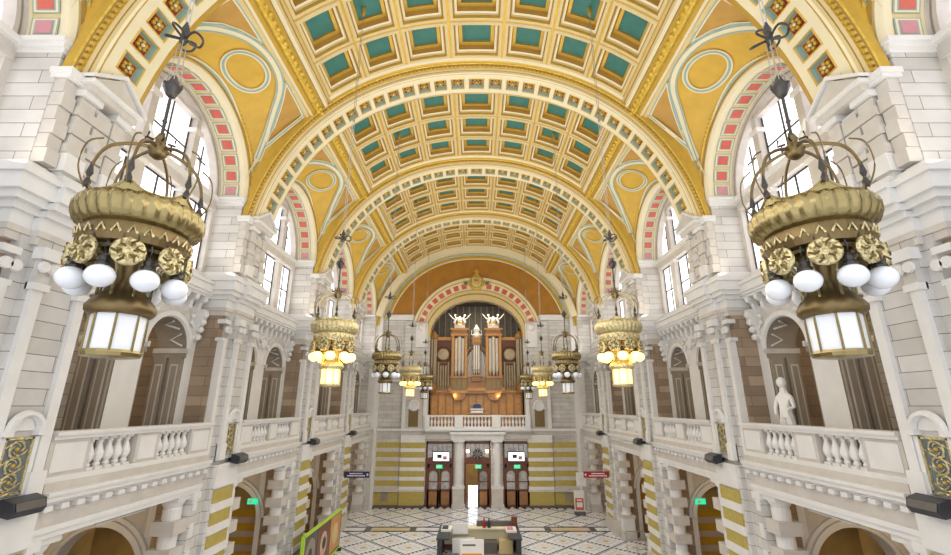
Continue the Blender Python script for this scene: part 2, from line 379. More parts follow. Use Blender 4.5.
# transverse arches, local y 0 = front of the mouldings
T_SP = R(11.5)
def transverse():
    mb = MB(); n = 96; t0, t1 = R(9), PI-R(9); tt = [t0+(t1-t0)*i/n for i in range(n+1)]
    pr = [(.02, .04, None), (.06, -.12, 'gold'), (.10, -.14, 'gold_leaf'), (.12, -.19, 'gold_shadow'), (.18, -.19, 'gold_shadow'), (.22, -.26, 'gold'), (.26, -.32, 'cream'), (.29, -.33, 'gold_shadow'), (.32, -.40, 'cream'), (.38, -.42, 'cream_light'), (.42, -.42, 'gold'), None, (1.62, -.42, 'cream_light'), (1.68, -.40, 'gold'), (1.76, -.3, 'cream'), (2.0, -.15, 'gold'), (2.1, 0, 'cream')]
    for i in range(1, len(pr)):
        if pr[i] is None or pr[i-1] is None: continue
        mb.grid([[(vault(t, pr[k][1])[0], pr[k][0], vault(t, pr[k][1])[1]) for t in tt] for k in (i-1, i)], pr[i][2])
    # dentils
    for i in range(150):
        a, b = t0+(t1-t0)*(i+.12)/150, t0+(t1-t0)*(i+.66)/150
        vs = []
        for y in (.11, .18):
            for t, d in ((a, -.18), (b, -.18), (b, -.255), (a, -.255)): x, z = vault(t, d); vs.append((x, y, z))
        mb.add(vs, [(0, 1, 2, 3), (4, 5, 6, 7), (2, 3, 7, 6), (0, 3, 7, 4), (1, 2, 6, 5)], 'gold')
    # soffit coffers: gold rim, teal slope, red ground and gilt flower
    K = 35
    for i in range(K):
        tm = t0+(t1-t0)*(i+.5)/K; yc = 1.02; h = .28; ha = (t1-t0)/K/2
        outer = []
        for a, b in ((-1, .42), (1, .42), (1, 1.62), (-1, 1.62)): x, z = vault(tm+a*ha, -.42); outer.append((x, b, z))
        rings = []
        for m_, d in ((0, -.42), (.025, -.45), (.045, -.42), (.08, -.28), (.10, -.28)):
            hh = h-m_; r = []
            for a, b in ((-1, -1), (1, -1), (1, 1), (-1, 1)): x, z = vault(tm+a*hh/9.2, d); r.append((x, yc+b*hh*1.25, z))
            rings.append(r)
        mb.grid([outer, rings[0]], 'cream_light', True)
        for k, m in ((1, 'gold'), (2, 'gold'), (3, 'teal_line'), (4, 'gold')): mb.grid([rings[k-1], rings[k]], m, True)
        mb.add(rings[-1], [(0, 1, 2, 3)], 'red_dark')
        cx, cz = vault(tm, -.31)
        for k in range(6):
            q = PI*k/3; x, z = vault(tm+.105*math.cos(q)/9.2, -.31); mb.ball((x, yc+.125*math.sin(q), z), .062, 'gold', 6, 4)
        mb.ball((vault(tm, -.35)[0], yc, vault(tm, -.35)[1]), .05, 'cream_light', 6, 4)
    return mb
ta = transverse().build('transverse_arch', ceiling, (0, 8.2, 0))
for k in range(1, 5):
    o = ta.copy(); C.objects.link(o); o.location = (0, 8.2+8*k, 0)
# roof closure above the last bay and behind the camera is left to the end walls
# ------------------------------------------------------------ side walls
walls = {sx: empty('wall_'+SIDE[sx], kind='structure') for sx in (-1, 1)}
def arc(cx, cz, r, a0, a1, n, rz=None): return [(cx+r*math.cos(a0+(a1-a0)*i/n), cz+(rz or r)*math.sin(a0+(a1-a0)*i/n)) for i in range(n+1)]
def cornice(mb, x0, xs, y0, y1, m='stone_light', ends=True):
    """xs: list of (x, z0, z1) slabs, each projecting to x (towards the hall) and returned round both ends"""
    for x, z0, z1 in xs: mb.box(x, x0, y0-(x0-x)*0, y1, z0, z1, m)
def pier(sx):
    """local y: 0..2.1, the deep pier between two bays"""
    P = {}
    b = MB()
    # ground storey
    b.box(9.35, 9.95, 0, 2.0, FL, -1.9, 'stone_block')
    b.box(9.95, 10.68, .06, .6, FL, -1.9, 'stone_shaded')
    b.box(9.2, 9.35, .45, 2.0, FL, -2.0, 'stone_block')
    b.box(9.1, 9.4, -.04, 2.05, FL, FL+.9, 'stone')
    # gallery storey
    b.box(9.55, 13.2, -.02, 2.0, -1.9, 3.4, 'stone_shaded')
    b.box(9.35, 9.55, .25, 1.95, -1.9, 3.4, 'stone_block')
    b.box(9.22, 9.36, .5, 1.85, -1.85, 3.4, 'stone_block')
    # upper storey
    b.box(9.42, 11.4, -.02, 2.0, 4.9, 8.0, 'stone_block')
    b.box(9.42, 13.2, 0, 2.0, 3.4, 4.9, 'stone_block')
    b.box(9.3, 9.6, .3, 1.7, 4.9, 7.2, 'stone_block')
    P['pier_shaft'] = b
    x_ = MB()                                           # arch thrown across the aisle behind the pier
    ar = arc(12.4, -5.3, 1.45, PI, 0, 20)
    for y in (.1, .6):
        x_.grid([[(x, y, z) for x, z in ar], [(x, y, -2.3) for x, z in ar]], 'stone'); 
    x_.box(10.6, 10.95, .1, .62, FL, -2.3, 'stone_light'); x_.box(13.85, 14.6, .1, .6, FL, -2.3, 'stone')  # paler inner jamb: the light falling on it put into the stone colour
    x_.grid([[(x, .1, z) for x, z in ar], [(x, .6, z) for x, z in ar]], 'stone_light')
    for r0, r1, y in ((1.85, 1.72, .02), (1.70, 1.58, -.04), (1.56, 1.46, .04)):
        x_.grid([[(x, .1, z) for x, z in arc(12.4, -5.3, r0+.02, PI, 0, 24)], [(x, y, z) for x, z in arc(12.4, -5.3, r0, PI, 0, 24)], [(x, y, z) for x, z in arc(12.4, -5.3, r1, PI, 0, 24)], [(x, .1, z) for x, z in arc(12.4, -5.3, r1-.02, PI, 0, 24)]], 'stone_light')
    x_.box(10.8, 14.0, 1.9, 2.0, -5.3, -2.3, 'warm_plaster')
    for i in range(5):
        z = -5.3-i*.66
        x_.box(10.8, 14.0, 1.88, 2.0, z-.36, z, 'ochre_tile'); x_.box(10.8, 14.0, 1.85, 2.0, max(FL, z-.66), z-.36, 'stone_pink')
    P['aisle_cross_arch'] = x_
    c = MB()                                            # storey cornice wrapping the pier
    for d, z0, z1 in ((.02, 3.25, 3.42), (.06, 3.42, 3.55), (.03, 3.55, 3.85), (.14, 3.85, 4.0), (.30, 4.0, 4.16), (.42, 4.16, 4.50), (.50, 4.50, 4.64), (.30, 4.64, 4.80), (.12, 4.80, 4.92)):
        c.box(9.42-d, 11, -.02-d*.9, 2.0+d*.5, z0, z1, 'stone_light' if z0 > 3.5 else 'stone')
        c.box(9.25-d, 9.5, .42-d*.2, 1.72+d*.2, z0, z1, 'stone_light' if z0 > 3.5 else 'stone')
    P['main_cornice'] = c
    s = MB()                                            # springing ledge
    for d, z0, z1 in ((.03, 7.72, 7.82), (.10, 7.82, 7.94), (.16, 7.94, 8.06)): s.box(9.40-d*.6, 10.6, -.02-d, 2.02+d, z0, z1, 'stone_light')
    P['springing_ledge'] = s
    g = MB()                                            # gallery storey pilaster with volute capital, niche head
    for y0, y1 in ((.55, .78), (1.6, 1.83)): g.box(9.12, 9.24, y0, y1, -1.3, 2.35, 'stone_light')
    g.box(9.30, 9.56, .02, .22, -1.9, 2.3, 'stone_light')
    for y0, y1 in ((.5, .85), (1.52, 1.88)):
        g.box(9.07, 9.26, y0, y1, -1.85, -1.3, 'stone_light'); g.box(9.06, 9.26, y0, y1, 2.30, 2.45, 'stone_light'); g.box(9.02, 9.26, y0-.03, y1+.03, 2.95, 3.2, 'stone_light')
        g.box(9.1, 9.26, y0+.03, y1-.03, 2.45, 2.95, 'stone_carved')
        for yy in (y0+.06, y1-.06): g.lathe([(.11, -.06), (.13, 0), (.06, .07)], (9.04, yy, 2.78), 'stone_light', 10, axis='x')
    g.box(9.32, 9.6, -.06, .3, 2.3, 2.42, 'stone_light'); g.box(9.3, 9.6, -.08, .3, 2.95, 3.1, 'stone_light')
    for yy in (.03, .22): g.lathe([(.12, -.05), (.13, 0), (.05, .06)], (9.28, yy, 2.72), 'stone_light', 10, axis='x')
    P['gallery_pilaster'] = g
    n = MB()                                            # small blind arch above the grille
    n.grid([[(9.13, y, z) for y, z in arc(1.19, -.48, .40, 0, PI, 16)], [(9.04, y, z) for y, z in arc(1.19, -.48, .37, 0, PI, 16)], [(9.04, y, z) for y, z in arc(1.19, -.48, .30, 0, PI, 16)], [(9.16, y, z) for y, z in arc(1.19, -.48, .27, 0, PI, 16)]], 'stone_light')
    n.box(9.05, 9.24, .74, .93, -.58, -.47, 'stone_light'); n.box(9.05, 9.24, 1.45, 1.64, -.58, -.47, 'stone_light')
    n.box(9.14, 9.24, .80, .89, -1.7, -.60, 'stone_light'); n.box(9.14, 9.24, 1.49, 1.58, -1.7, -.60, 'stone_light')
    n.prism(arc(1.19, -.48, .29, 0, PI, 14), 9.17, 9.24, 'x', 'stone_light')
    P['niche_head'] = n
    gr = MB()
    gr.box(9.185, 9.235, .91, 1.47, -1.66, -.62, 'grille_ground')
    for y0, y1, z0, z1 in ((.90, .94, -1.67, -.61), (1.44, 1.48, -1.67, -.61), (.90, 1.48, -1.675, -1.63), (.90, 1.48, -.65, -.605)): gr.box(9.15, 9.21, y0, y1, z0, z1, 'brass_pale')
    for cz in (-1.45, -1.14, -.83):
        rr = .15
        gr.tube([(9.17, 1.19+rr*math.cos(a), cz+rr*math.sin(a)) for a in [2*PI*i/16 for i in range(16)]], .017, 'brass_pale', 5, True)
        for q in range(4):
            a = PI/4+q*PI/2; gr.tube([(9.17, 1.19+(.08+.15*u)*math.cos(a+u*2.2), cz+(.07+.11*u)*math.sin(a+u*2.2)) for u in (0, .25, .5, .75, 1)], .014, 'brass_pale', 5)
        gr.ball((9.17, 1.19, cz), .04, 'gold', 8, 5)
    P['gilt_grille'] = gr
    a = MB()                                            # aedicule: rusticated pilasters, entablature, pediment
    for y0, y1 in ((.35, .74), (1.28, 1.64)):
        a.box(8.98, 9.32, y0-.04, y1+.04, 4.92, 5.35, 'stone_light')
        for i in range(6): 
            z = 5.37+i*.243; e = .035 if i % 2 == 0 else 0
            a.box(9.06-e, 9.32, y0-e, y1+e, z, z+.225, 'stone')
        a.box(8.96, 9.32, y0-.06, y1+.06, 6.83, 6.98, 'stone_light')
    a.box(9.12, 9.32, .76, 1.26, 4.95, 6.85, 'stone_block')
    a.lathe([(.02, -.18), (.2, -.12), (.27, 0), (.2, .0)], (9.1, 1.0, 5.9), 'stone', 12, axis='x')
    for i in range(4): a.box(9.05, 9.32, .80, 1.22, 5.1+i*.42, 5.1+i*.42+.36, 'stone')
    a.box(8.86, 9.4, .3, 1.68, 6.98, 7.15, 'stone'); a.box(8.76, 9.4, .22, 1.76, 7.15, 7.25, 'stone_light')
    a.prism([(.25, 7.25), (1.73, 7.25), (1.0, 7.80)], 8.82, 9.4, 'x', 'stone')
    for p in ([(.16, 7.25), (.16, 7.34), (1.0, 7.94), (1.0, 7.82)], [(1.83, 7.25), (1.83, 7.34), (1.0, 7.94), (1.0, 7.82)]): a.prism(p, 8.74, 9.4, 'x', 'stone_light')
    P['pedimented_aedicule'] = a
    k = MB()                                            # small capital at the springing next to the arch mould
    k.box(9.05, 9.5, -.05, .36, 7.05, 7.14, 'stone_light'); k.box(9.0, 9.5, -.1, .42, 7.14, 7.28, 'stone_light')
    for i in range(6): k.box(9.12+.05*(i % 2), 9.5, .0, .3, 4.95+i*.35, 4.95+i*.35+.335, 'stone')
    P['springing_capital'] = k
    st = MB()                                           # olive and pale stripes of the ground storey
    st.box(9.13, 9.22, .58, 1.98, -2.78, -2.0, 'stone_light')
    z = -2.85
    while z > FL+1.3:
        st.box(9.15, 9.22, .66, 1.9, z-.42, z, 'olive'); st.box(9.12, 9.22, .58, 1.98, z-.70, z-.42, 'stone_light'); z -= .70
    st.box(9.15, 9.22, .66, 1.9, FL+.25, z, 'olive')
    P['striped_panel'] = st
    return {k: v.mir(sx) for k, v in P.items()}
pier_trees = {}
for sx in (-1, 1):
    e = empty('pier', (0, 8.2, 0), walls[sx])
    for k, mb in pier(sx).items(): mb.build(k, e)
    tr = tree_list(e)
    for i in range(1, 4): dup(tr, walls[sx], (0, 8.2+8*i, 0))
    # half pier against the far wall
    h = MB(); h.box(9.2, 13.2, 0, .9, FL, 3.4, 'stone_block'); h.box(9.3, 13.2, 0, .9, 3.4, 8.0, 'stone_block')
    for d, z0, z1 in ((.14, 3.85, 4.0), (.3, 4.0, 4.16), (.42, 4.16, 4.5), (.5, 4.5, 4.64), (.2, 4.64, 4.85)): h.box(9.3-d, 11, -d, .9, z0, z1, 'stone_light')
    h.box(9.05, 9.6, -.06, .5, -1.9, 3.2, 'stone_light'); h.box(8.95, 9.5, .05, .88, FL, -2, 'stone')
    h.mir(sx).build('end_pier', walls[sx], (0, 40.2, 0))
def bay(sx):
    """everything fixed in one bay, local y -3..3"""
    P = {}
    # gallery arcade wall with two deep arches
    b = MB(); X0, X1 = 10.3, 11.35; zs, top = 1.9, 3.5; n = 14
    def opening(yc, hw):
        o = arc(yc, zs, hw, PI, 0, n)                        # (y, z)
        return o
    ops = [(-1.5, 1.0), (1.5, 1.0)]
    for x in (X0, X1):
        for yc, hw in ops:
            o = opening(yc, hw)
            b.grid([[(x, y, z) for y, z in o], [(x, y, top) for y, z in o]], 'stone_carved' if x == X0 else 'stone')
        for y0, y1 in ((-3.1, -2.5), (-.5, .5), (2.5, 3.1)):
            b.add([(x, y0, -1.9), (x, y1, -1.9), (x, y1, top), (x, y0, top)], [(0, 1, 2, 3)], 'stone_light' if x == X0 else 'stone')
    for yc, hw in ops:
        o = [(yc-hw, -1.9)]+opening(yc, hw)+[(yc+hw, -1.9)]
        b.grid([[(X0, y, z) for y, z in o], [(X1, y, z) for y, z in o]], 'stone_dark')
    P['arcade_wall'] = b
    c = MB()                                               # archivolts, imposts, panelled jambs
    for yc, hw in ops:
        c.grid([[(10.30, y, z) for y, z in arc(yc, zs, 1.22, 0, PI, 20)], [(10.22, y, z) for y, z in arc(yc, zs, 1.2, 0, PI, 20)], [(10.22, y, z) for y, z in arc(yc, zs, 1.04, 0, PI, 20)], [(10.30, y, z) for y, z in arc(yc, zs, 1.0, 0, PI, 20)]], 'stone_light')
        for sg in (-1, 1):
            yy = yc+sg*hw
            c.box(10.2, 11.4, min(yy, yy-sg*.10), max(yy, yy-sg*.10), 1.78, 1.95, 'stone')
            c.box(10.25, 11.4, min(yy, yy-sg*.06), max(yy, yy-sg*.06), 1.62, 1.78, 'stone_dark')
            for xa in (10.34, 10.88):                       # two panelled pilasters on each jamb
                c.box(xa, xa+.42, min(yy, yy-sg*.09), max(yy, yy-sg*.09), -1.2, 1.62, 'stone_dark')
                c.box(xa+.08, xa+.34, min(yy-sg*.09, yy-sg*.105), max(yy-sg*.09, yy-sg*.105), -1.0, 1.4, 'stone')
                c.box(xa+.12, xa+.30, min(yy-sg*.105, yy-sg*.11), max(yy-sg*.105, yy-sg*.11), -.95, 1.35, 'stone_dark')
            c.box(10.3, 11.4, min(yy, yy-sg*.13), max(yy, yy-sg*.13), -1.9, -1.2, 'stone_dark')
        for a0 in (.55, 1.2):                               # lozenge mouldings on the soffit
            for sg in (1, -1):
                aa = PI/2+sg*a0
                pts = [(10.5, aa-.18), (10.82, aa), (10.5, aa+.18)] if True else []
                c.tube([(x, yc+.97*math.cos(q), zs+.97*math.sin(q)) for x, q in ((10.45, aa-.22), (10.85, aa), (10.45, aa+.22))], .035, 'stone_light', 5)
    P['arcade_mouldings'] = c
    s = MB()                                               # carved spandrel ornament
    for yc in (-2.6, -.45, .45, 2.6):
        for i in range(5):
            a = i*1.25; s.ball((10.24, yc+.18*math.cos(a), 3.0+.22*math.sin(a)), .085, 'stone_light', 7, 5)
        s.tube([(10.22, yc+.1*math.cos(u), 2.55+.1*u) for u in (0, .8, 1.6, 2.4, 3.2)], .04, 'stone_light', 5)
    s.lathe([(.05, -.06), (.2, -.02), (.24, .0), (.24, .1)], (10.2, 0, 2.85), 'stone_light', 14, axis='x')
    for yc in (-2.75, 2.75):
        s.prism([(10.3, 2.2), (10.3, 3.4), (9.96, 3.4), (10.0, 3.05), (10.14, 2.7), (10.2, 2.3)], yc-.16, yc+.16, 'y', 'stone_light')
        for i in range(4): s.ball((10.12-.05*i, yc, 2.4+.27*i), .12, 'stone_light', 7, 5)
    P['carved_spandrels'] = s
    w_ = MB()                                              # bracketed sill over the arcade
    for i in range(11):
        y = -2.6+i*.52
        w_.prism([(10.32, 3.22), (10.32, 3.86), (9.92, 3.86), (9.95, 3.72), (10.12, 3.6), (10.16, 3.36)], y-.09, y+.09, 'y', 'stone_light')
        w_.ball((10.0, y, 3.74), .1, 'stone_light', 8, 5)
    for d, z0, z1 in ((0, 3.86, 3.94), (.08, 3.94, 4.04), (.14, 4.04, 4.32), (.22, 4.32, 4.42), (.08, 4.42, 4.5)): w_.box(9.95-d, 11.3, -3.05, 3.05, z0, z1, 'stone_light')
    P['bracketed_sill'] = w_
    g = MB()                                               # gallery floor slab, inner wall and vault of the gallery
    g.box(9.4, 13.4, -4, 4, -2.3, -1.9, 'stone')
    g.box(13.2, 13.4, -4, 4, -1.9, 3.5, 'stone_block'); g.box(11.3, 13.4, -4, 4, 3.5, 3.7, 'ochre_deep')
    P['gallery_shell'] = g
    e = MB()                                               # entablature below the balustrade with dentils
    for d, z0, z1, m in ((.0, -2.75, -2.62, 'stone_light'), (.05, -2.62, -2.5, 'stone_light'), (0, -2.5, -2.16, 'stone'), (.08, -2.06, -1.98, 'stone_light'), (.2, -1.98, -1.86, 'stone_light'), (.26, -1.86, -1.78, 'stone_light'), (.12, -1.78, -1.6, 'stone'),):
        e.box(9.28-d, 9.9, -3.0, 3.0, z0, z1, m)
    e.box(9.33, 9.9, -3.0, 3.0, -2.2, -1.95, 'stone_dark')  # dark backing paints the shade in the gaps between dentils
    for i in range(15): e.box(9.13, 9.4, -2.9+i*.405, -2.9+i*.405+.2, -2.17, -2.06, 'stone_light')
    P['dentil_entablature'] = e
    l = MB()                                               # aisle behind the ground opening
    l.box(14.5, 14.7, -4, 4, FL, -2.3, 'warm_plaster'); l.box(9.9, 14.7, -4, 4, -2.4, -2.3, 'warm_plaster')
    P['aisle_wall'] = l
    return {k: v.mir(sx) for k, v in P.items()}
def banded_column():
    mb = MB(); H0 = FL
    mb.box(-.42, .42, -.42, .42, H0, H0+.55, 'stone'); mb.box(-.36, .36, -.36, .36, H0+.55, H0+1.3, 'stone_light'); mb.box(-.42, .42, -.42, .42, H0+1.3, H0+1.45, 'stone')
    mb.lathe([(.31, H0+1.45), (.33, H0+1.5), (.27, H0+1.6), (.27, -3.15), (.25, -3.1), (.3, -3.02), (.33, -2.95), (.33, -2.9)], (0, 0, 0), 'stone_light', 18)
    mb.box(-.36, .36, -.36, .36, -2.9, -2.75, 'stone_light')
    for i in range(4): mb.box(-.37, .37, -.37, .37, -6.2+i*.78, -6.2+i*.78+.4, 'stone')
    return mb
def half_pilaster():
    mb = MB(); mb.box(-.2, .5, -.16, .16, FL, -2.75, 'stone_block'); mb.box(-.26, .5, -.2, .2, -2.95, -2.75, 'stone_light')
    for i in range(6): mb.box(-.22, .3, -.1, .1, -7.2+i*.78, -6.8+i*.78, 'stone_light')
    return mb
win_n = 0
def window_parts(sx):
    P = {}
    f = MB(); X = 10.46; n = 20
    # stone frame filling the bay, with three lights below and three above the transom
    f.box(X, X+.5, -3.05, -2.8, 4.6, LZ, 'stone'); f.box(X, X+.5, 2.8, 3.05, 4.6, LZ, 'stone')
    f.box(X-.1, X+.4, -2.95, 2.95, 4.6, 4.85, 'stone_light')
    f.box(X-.06, X+.4, -2.9, 2.9, 7.45, 7.6, 'stone'); f.box(X-.02, X+.4, -2.85, 2.85, 7.6, 7.85, 'stone'); f.box(X-.16, X+.4, -2.95, 2.95, 7.85, 8.02, 'stone_light')
    for y in (-1.12, 1.12):
        f.box(X-.04, X+.36, y-.22, y+.22, 4.85, 7.45, 'stone'); f.box(X-.08, X+.36, y-.27, y+.27, 7.3, 7.46, 'stone_light')
        f.box(X-.04, X+.36, y-.15, y+.15, 8.02, 9.9, 'stone'); f.box(X-.1, X+.36, y-.22, y+.22, 9.75, 9.93, 'stone_light')
        f.box(X-.02, X+.36, y-.12, y+.12, 9.9, 10.42, 'stone')
    f.box(X-.02, X+.3, -1.0, 1.0, 10.35, 10.5, 'stone')
    f.grid([[(X, y, z) for y, z in arc(0, LZ, 2.86, 0, PI, 32)], [(X-.05, y, z) for y, z in arc(0, LZ, 2.82, 0, PI, 32)], [(X-.05, y, z) for y, z in arc(0, LZ, 2.72, 0, PI, 32)], [(X+.3, y, z) for y, z in arc(0, LZ, 2.68, 0, PI, 32)]], 'stone')
    P['stone_frame'] = f
    g = []
    x = X+.24
    for y0, y1 in ((-2.8, -1.34), (-.9, .9), (1.34, 2.8)):
        q = MB(); q.box(x, x+.03, y0, y1, 4.85, 7.45, 'window_glass'); g.append(q)
    q = MB(); q.box(x, x+.03, -.97, .97, 8.02, 10.6, 'window_glass'); g.append(q)
    for sg in (-1, 1):
        q = MB(); pts = [(sg*1.27, 8.02)]+[(sg*2.7*math.cos(a), LZ+2.7*math.sin(a)) for a in [i/10*math.acos(1.27/2.7) for i in range(11)]]
        q.prism(pts, x, x+.03, 'x', 'window_glass'); g.append(q)
    P['pane'] = g
    b = MB(); x -= .02
    for y in (-2.78, -2.07, -1.36, -.88, 0, .88, 1.36, 2.07, 2.78): b.box(x-.02, x+.02, y-.025, y+.025, 4.85, 7.45, 'iron')
    for z in (4.87, 6.15, 7.42): 
        for y0, y1 in ((-2.8, -1.34), (-.9, .9), (1.34, 2.8)): b.box(x-.02, x+.02, y0, y1, z-.025, z+.025, 'iron')
    for y in (-.95, 0, .95): b.box(x-.02, x+.02, y-.025, y+.025, 8.02, 10.5, 'iron')
    for y in (-1.9, 1.9): b.box(x-.02, x+.02, y-.02, y+.02, 8.02, 9.75, 'iron')
    for z in (9.1,): b.box(x-.02, x+.02, -2.2, 2.2, z-.025, z+.025, 'iron')
    P['glazing_bars'] = b
    # outer wall around the window
    o = MB(); o.box(X+.35, X+.5, -4, 4, 3.7, 4.7, 'stone_dark')
    o.grid([[(X+.36, y, z) for y, z in arc(0, LZ, 2.6, 0, PI, 32)], [(X+.36, y, z) for y, z in arc(0, LZ, 4.4, 0, PI, 32)]], 'stone_dark')
    P['outer_wall'] = o
    return P
# light lanes: warm lamps inside the aisles and galleries
for sx in (-1, 1):
    bt = {k: mb.build(k, walls[sx], (0, BAYS[0], 0)) for k, mb in bay(sx).items()}
    for y in BAYS[1:]:
        for k, o in bt.items():
            c = o.copy(); C.objects.link(c); c.location = (0, y, 0)
    col = banded_column().build('banded_column', walls[sx], (sx*9.72, BAYS[0]+2.38, 0))
    hp = half_pilaster().mir(sx).build('pilaster', walls[sx], (sx*9.5, BAYS[0]+2.84, 0))
    hp2 = half_pilaster().mir(sx).build('pilaster', walls[sx], (sx*9.5, BAYS[0]-2.84, 0))
    for i, y in enumerate(BAYS):
        for o, dx, dy in ((col, 9.72, 2.38), (col, 9.72, -2.38), (hp, 9.5, 2.84), (hp2, 9.5, -2.84)):
            if i == 0 and not (o is col and dy < 0): continue
            c = o.copy(); C.objects.link(c); c.location = (sx*dx, y+dy, 0)
    wp = window_parts(sx)
    for k in ('stone_frame', 'glazing_bars', 'outer_wall'): wp[k].mir(sx)
    for q in wp['pane']: q.mir(sx)
    wall_o = wp['outer_wall'].build('outer_wall', walls[sx], (0, BAYS[0], 0))
    e = empty('window_%d' % (1 if sx < 0 else 6), (0, BAYS[0], 0), kind='structure')
    wp['stone_frame'].build('stone_frame', e); wp['glazing_bars'].build('glazing_bars', e)
    for q in wp['pane']: q.build('pane', e)
    tr = tree_list(e)
    for i, y in enumerate(BAYS[1:]):
        c = wall_o.copy(); C.objects.link(c); c.location = (0, y, 0)
        r = dup(tr, None, (0, y, 0)); r.name = 'window_%d' % ((1 if sx < 0 else 6)+i+1)
    for i, y in enumerate(BAYS):
        l = bpy.data.lights.new('aisle_lamp', 'POINT'); l.energy = 34; l.color = (1, .80, .50); l.shadow_soft_size = .25
        o = bpy.data.objects.new('aisle_lamp', l); C.objects.link(o); o.location = (sx*12.8, y+1.0, -3.4)
        l = bpy.data.lights.new('gallery_lamp', 'POINT'); l.energy = 60; l.color = (1, .85, .6); l.shadow_soft_size = .2
        o = bpy.data.objects.new('gallery_lamp', l); C.objects.link(o); o.location = (sx*12.2, y-1, 2.9)
        l = bpy.data.lights.new('aisle_lamp', 'POINT'); l.energy = 10; l.color = (1, .85, .65); l.shadow_soft_size = .25
        o = bpy.data.objects.new('aisle_lamp', l); C.objects.link(o); o.location = (sx*11.6, y-1.5, -3.0)
# ------------------------------------------------------------ floor
fl = MB(); fl.box(-15.6, 15.6, 0, 41.6, FL-.3, FL, 'mosaic_floor'); fl.build('floor', kind='structure')
# ------------------------------------------------------------ far wall
wb = empty('wall_back', kind='structure'); YB = 41.0
def far_wall():
    b = MB()
    # openings: three doors below, the organ opening above
    D = [(-4.42, -1.98), (-1.08, 1.25), (2.27, 4.7)]
    for x0, x1 in ((-14.6, -4.42), (-1.98, -1.08), (1.25, 2.27), (4.7, 14.6)): b.box(x0, x1, YB, YB+.6, FL, -2.5, 'stone_block')
    b.box(-4.42, 4.7, YB, YB+.6, -2.95, -2.5, 'stone_light')
    b.box(-9.4, 9.4, YB, YB+.6, -2.5, -1.95, 'stone_light')
    for sg in (-1, 1):
        b.box(min(sg*4.35, sg*9.4), max(sg*4.35, sg*14.6), YB, YB+.6, -1.95, 6.2, 'stone_block')
    # wall above 6.2 with the round organ arch cut through it, up to the vault
    n = 30
    ia = [(4.35*math.cos(PI*i/n), 6.2+3.55*math.sin(PI*i/n)) for i in range(n+1)]
    def out(x):
        s_ = max(0, 1-(abs(x)/9.6)**2.15)**(1/2.15); return 5.5+9.4*s_
    lowx = [9.4, 8.9, 8.4, 7.9, 7.3, 6.7, 6.1]
    b.grid([[(x, YB, z) for x, z in ia], [(6.1*x/4.35, YB, 8.2 if abs(x) > 4.34 else max(8.2, 6.2+(z-6.2)*5.75/3.55)) for x, z in ia]], 'cream_light')
    for sg in (-1, 1):
        b.add([(sg*4.35, YB, 6.2), (sg*9.4, YB, 6.2), (sg*9.4, YB, 8.2), (sg*6.1, YB, 8.2)], [(0, 1, 2, 3)], 'stone_block')
    b.grid([[(x, YB, z) for x, z in ia], [(x, YB+.7, z) for x, z in ia]], 'cream')
    return b
far_wall().build('wall_face', wb)
t = MB(); n = 48                                                    # tympanum field
rows = []
for i in range(n+1):
    x = -9.2+18.4*i/n; top = 5.5+9.4*max(0, 1-(abs(x)/9.5)**2.15)**(1/2.15)-.1
    lo = 8.2 if abs(x) >= 6.1 else max(8.2, 6.2+5.75*math.sqrt(1-(x/6.1)**2))
    top = max(top, lo); rows.append([(x, YB-.02, lo), (x, YB-.02, top)])
t.grid(rows, 'orange_brown'); t.build('tympanum', wb)
t = MB()                                                            # arch mouldings round the tympanum
tt = [R(14)+(PI-R(28))*i/64 for i in range(65)]
for d0, y0, d1, y1, m in ((.1, -1.0, -.5, -.9, 'cream_light'), (-.5, -.9, -.52, -.35, 'cream_light'), (-.52, -.35, -.62, -.35, 'gold'), (-.62, -.35, -.75, -.2, 'teal_line'), (-.75, -.2, -.95, -.2, 'gold'), (-.95, -.2, -1.0, -.05, 'gold'), (-1.0, -.05, -1.12, -.05, 'cream_light'), (-1.12, -.05, -1.14, 0, 'red_dark')):
    t.grid([[(vault(a, d0)[0], YB+y0, vault(a, d0)[1]) for a in tt], [(vault(a, d1)[0], YB+y1, vault(a, d1)[1]) for a in tt]], m)
t.build('tympanum_arch_moulding', wb)
t = MB()                                                            # organ arch: mouldings and red voussoir panels
def el(a, b_, y, n=48): return [(a*math.cos(PI*i/n), y, 6.2+b_*math.sin(PI*i/n)) for i in range(n+1)]
for (a0, b0, y0), (a1, b1, y1), m in (((6.15, 5.8, 0), (6.05, 5.7, -.25), 'cream_light'), ((6.05, 5.7, -.25), (5.85, 5.45, -.25), 'cream_light'), ((5.85, 5.45, -.25), (5.8, 5.35, -.12), 'gold'), ((5.8, 5.35, -.12), (5.1, 4.55, -.12), 'cream_light'), ((5.1, 4.55, -.12), (5.05, 4.45, -.2), 'gold'), ((5.05, 4.45, -.2), (4.8, 4.15, -.2), 'cream'), ((4.8, 4.15, -.2), (4.75, 4.05, -.05), 'gold_shadow'), ((4.75, 4.05, -.05), (4.35, 3.6, -.05), 'cream'), ((4.35, 3.6, -.05), (4.3, 3.5, .5), 'ochre_deep')):
    A = el(a0, b0, YB+y0); B = el(a1, b1, YB+y1)
    A = [p for p in A]; t.grid([A, B], m)
for k in range(18):
    if k in (8, 9): continue
    a = R(14)+(PI-R(28))*(k+.5)/18; h = .045
    t.add([(r*math.cos(q), YB-.14, 6.2+s_*math.sin(q)) for r, s_, q in ((5.65, 5.18, a-h), (5.2, 4.68, a-h), (5.2, 4.68, a+h), (5.65, 5.18, a+h))], [(0, 1, 2, 3)], 'red')
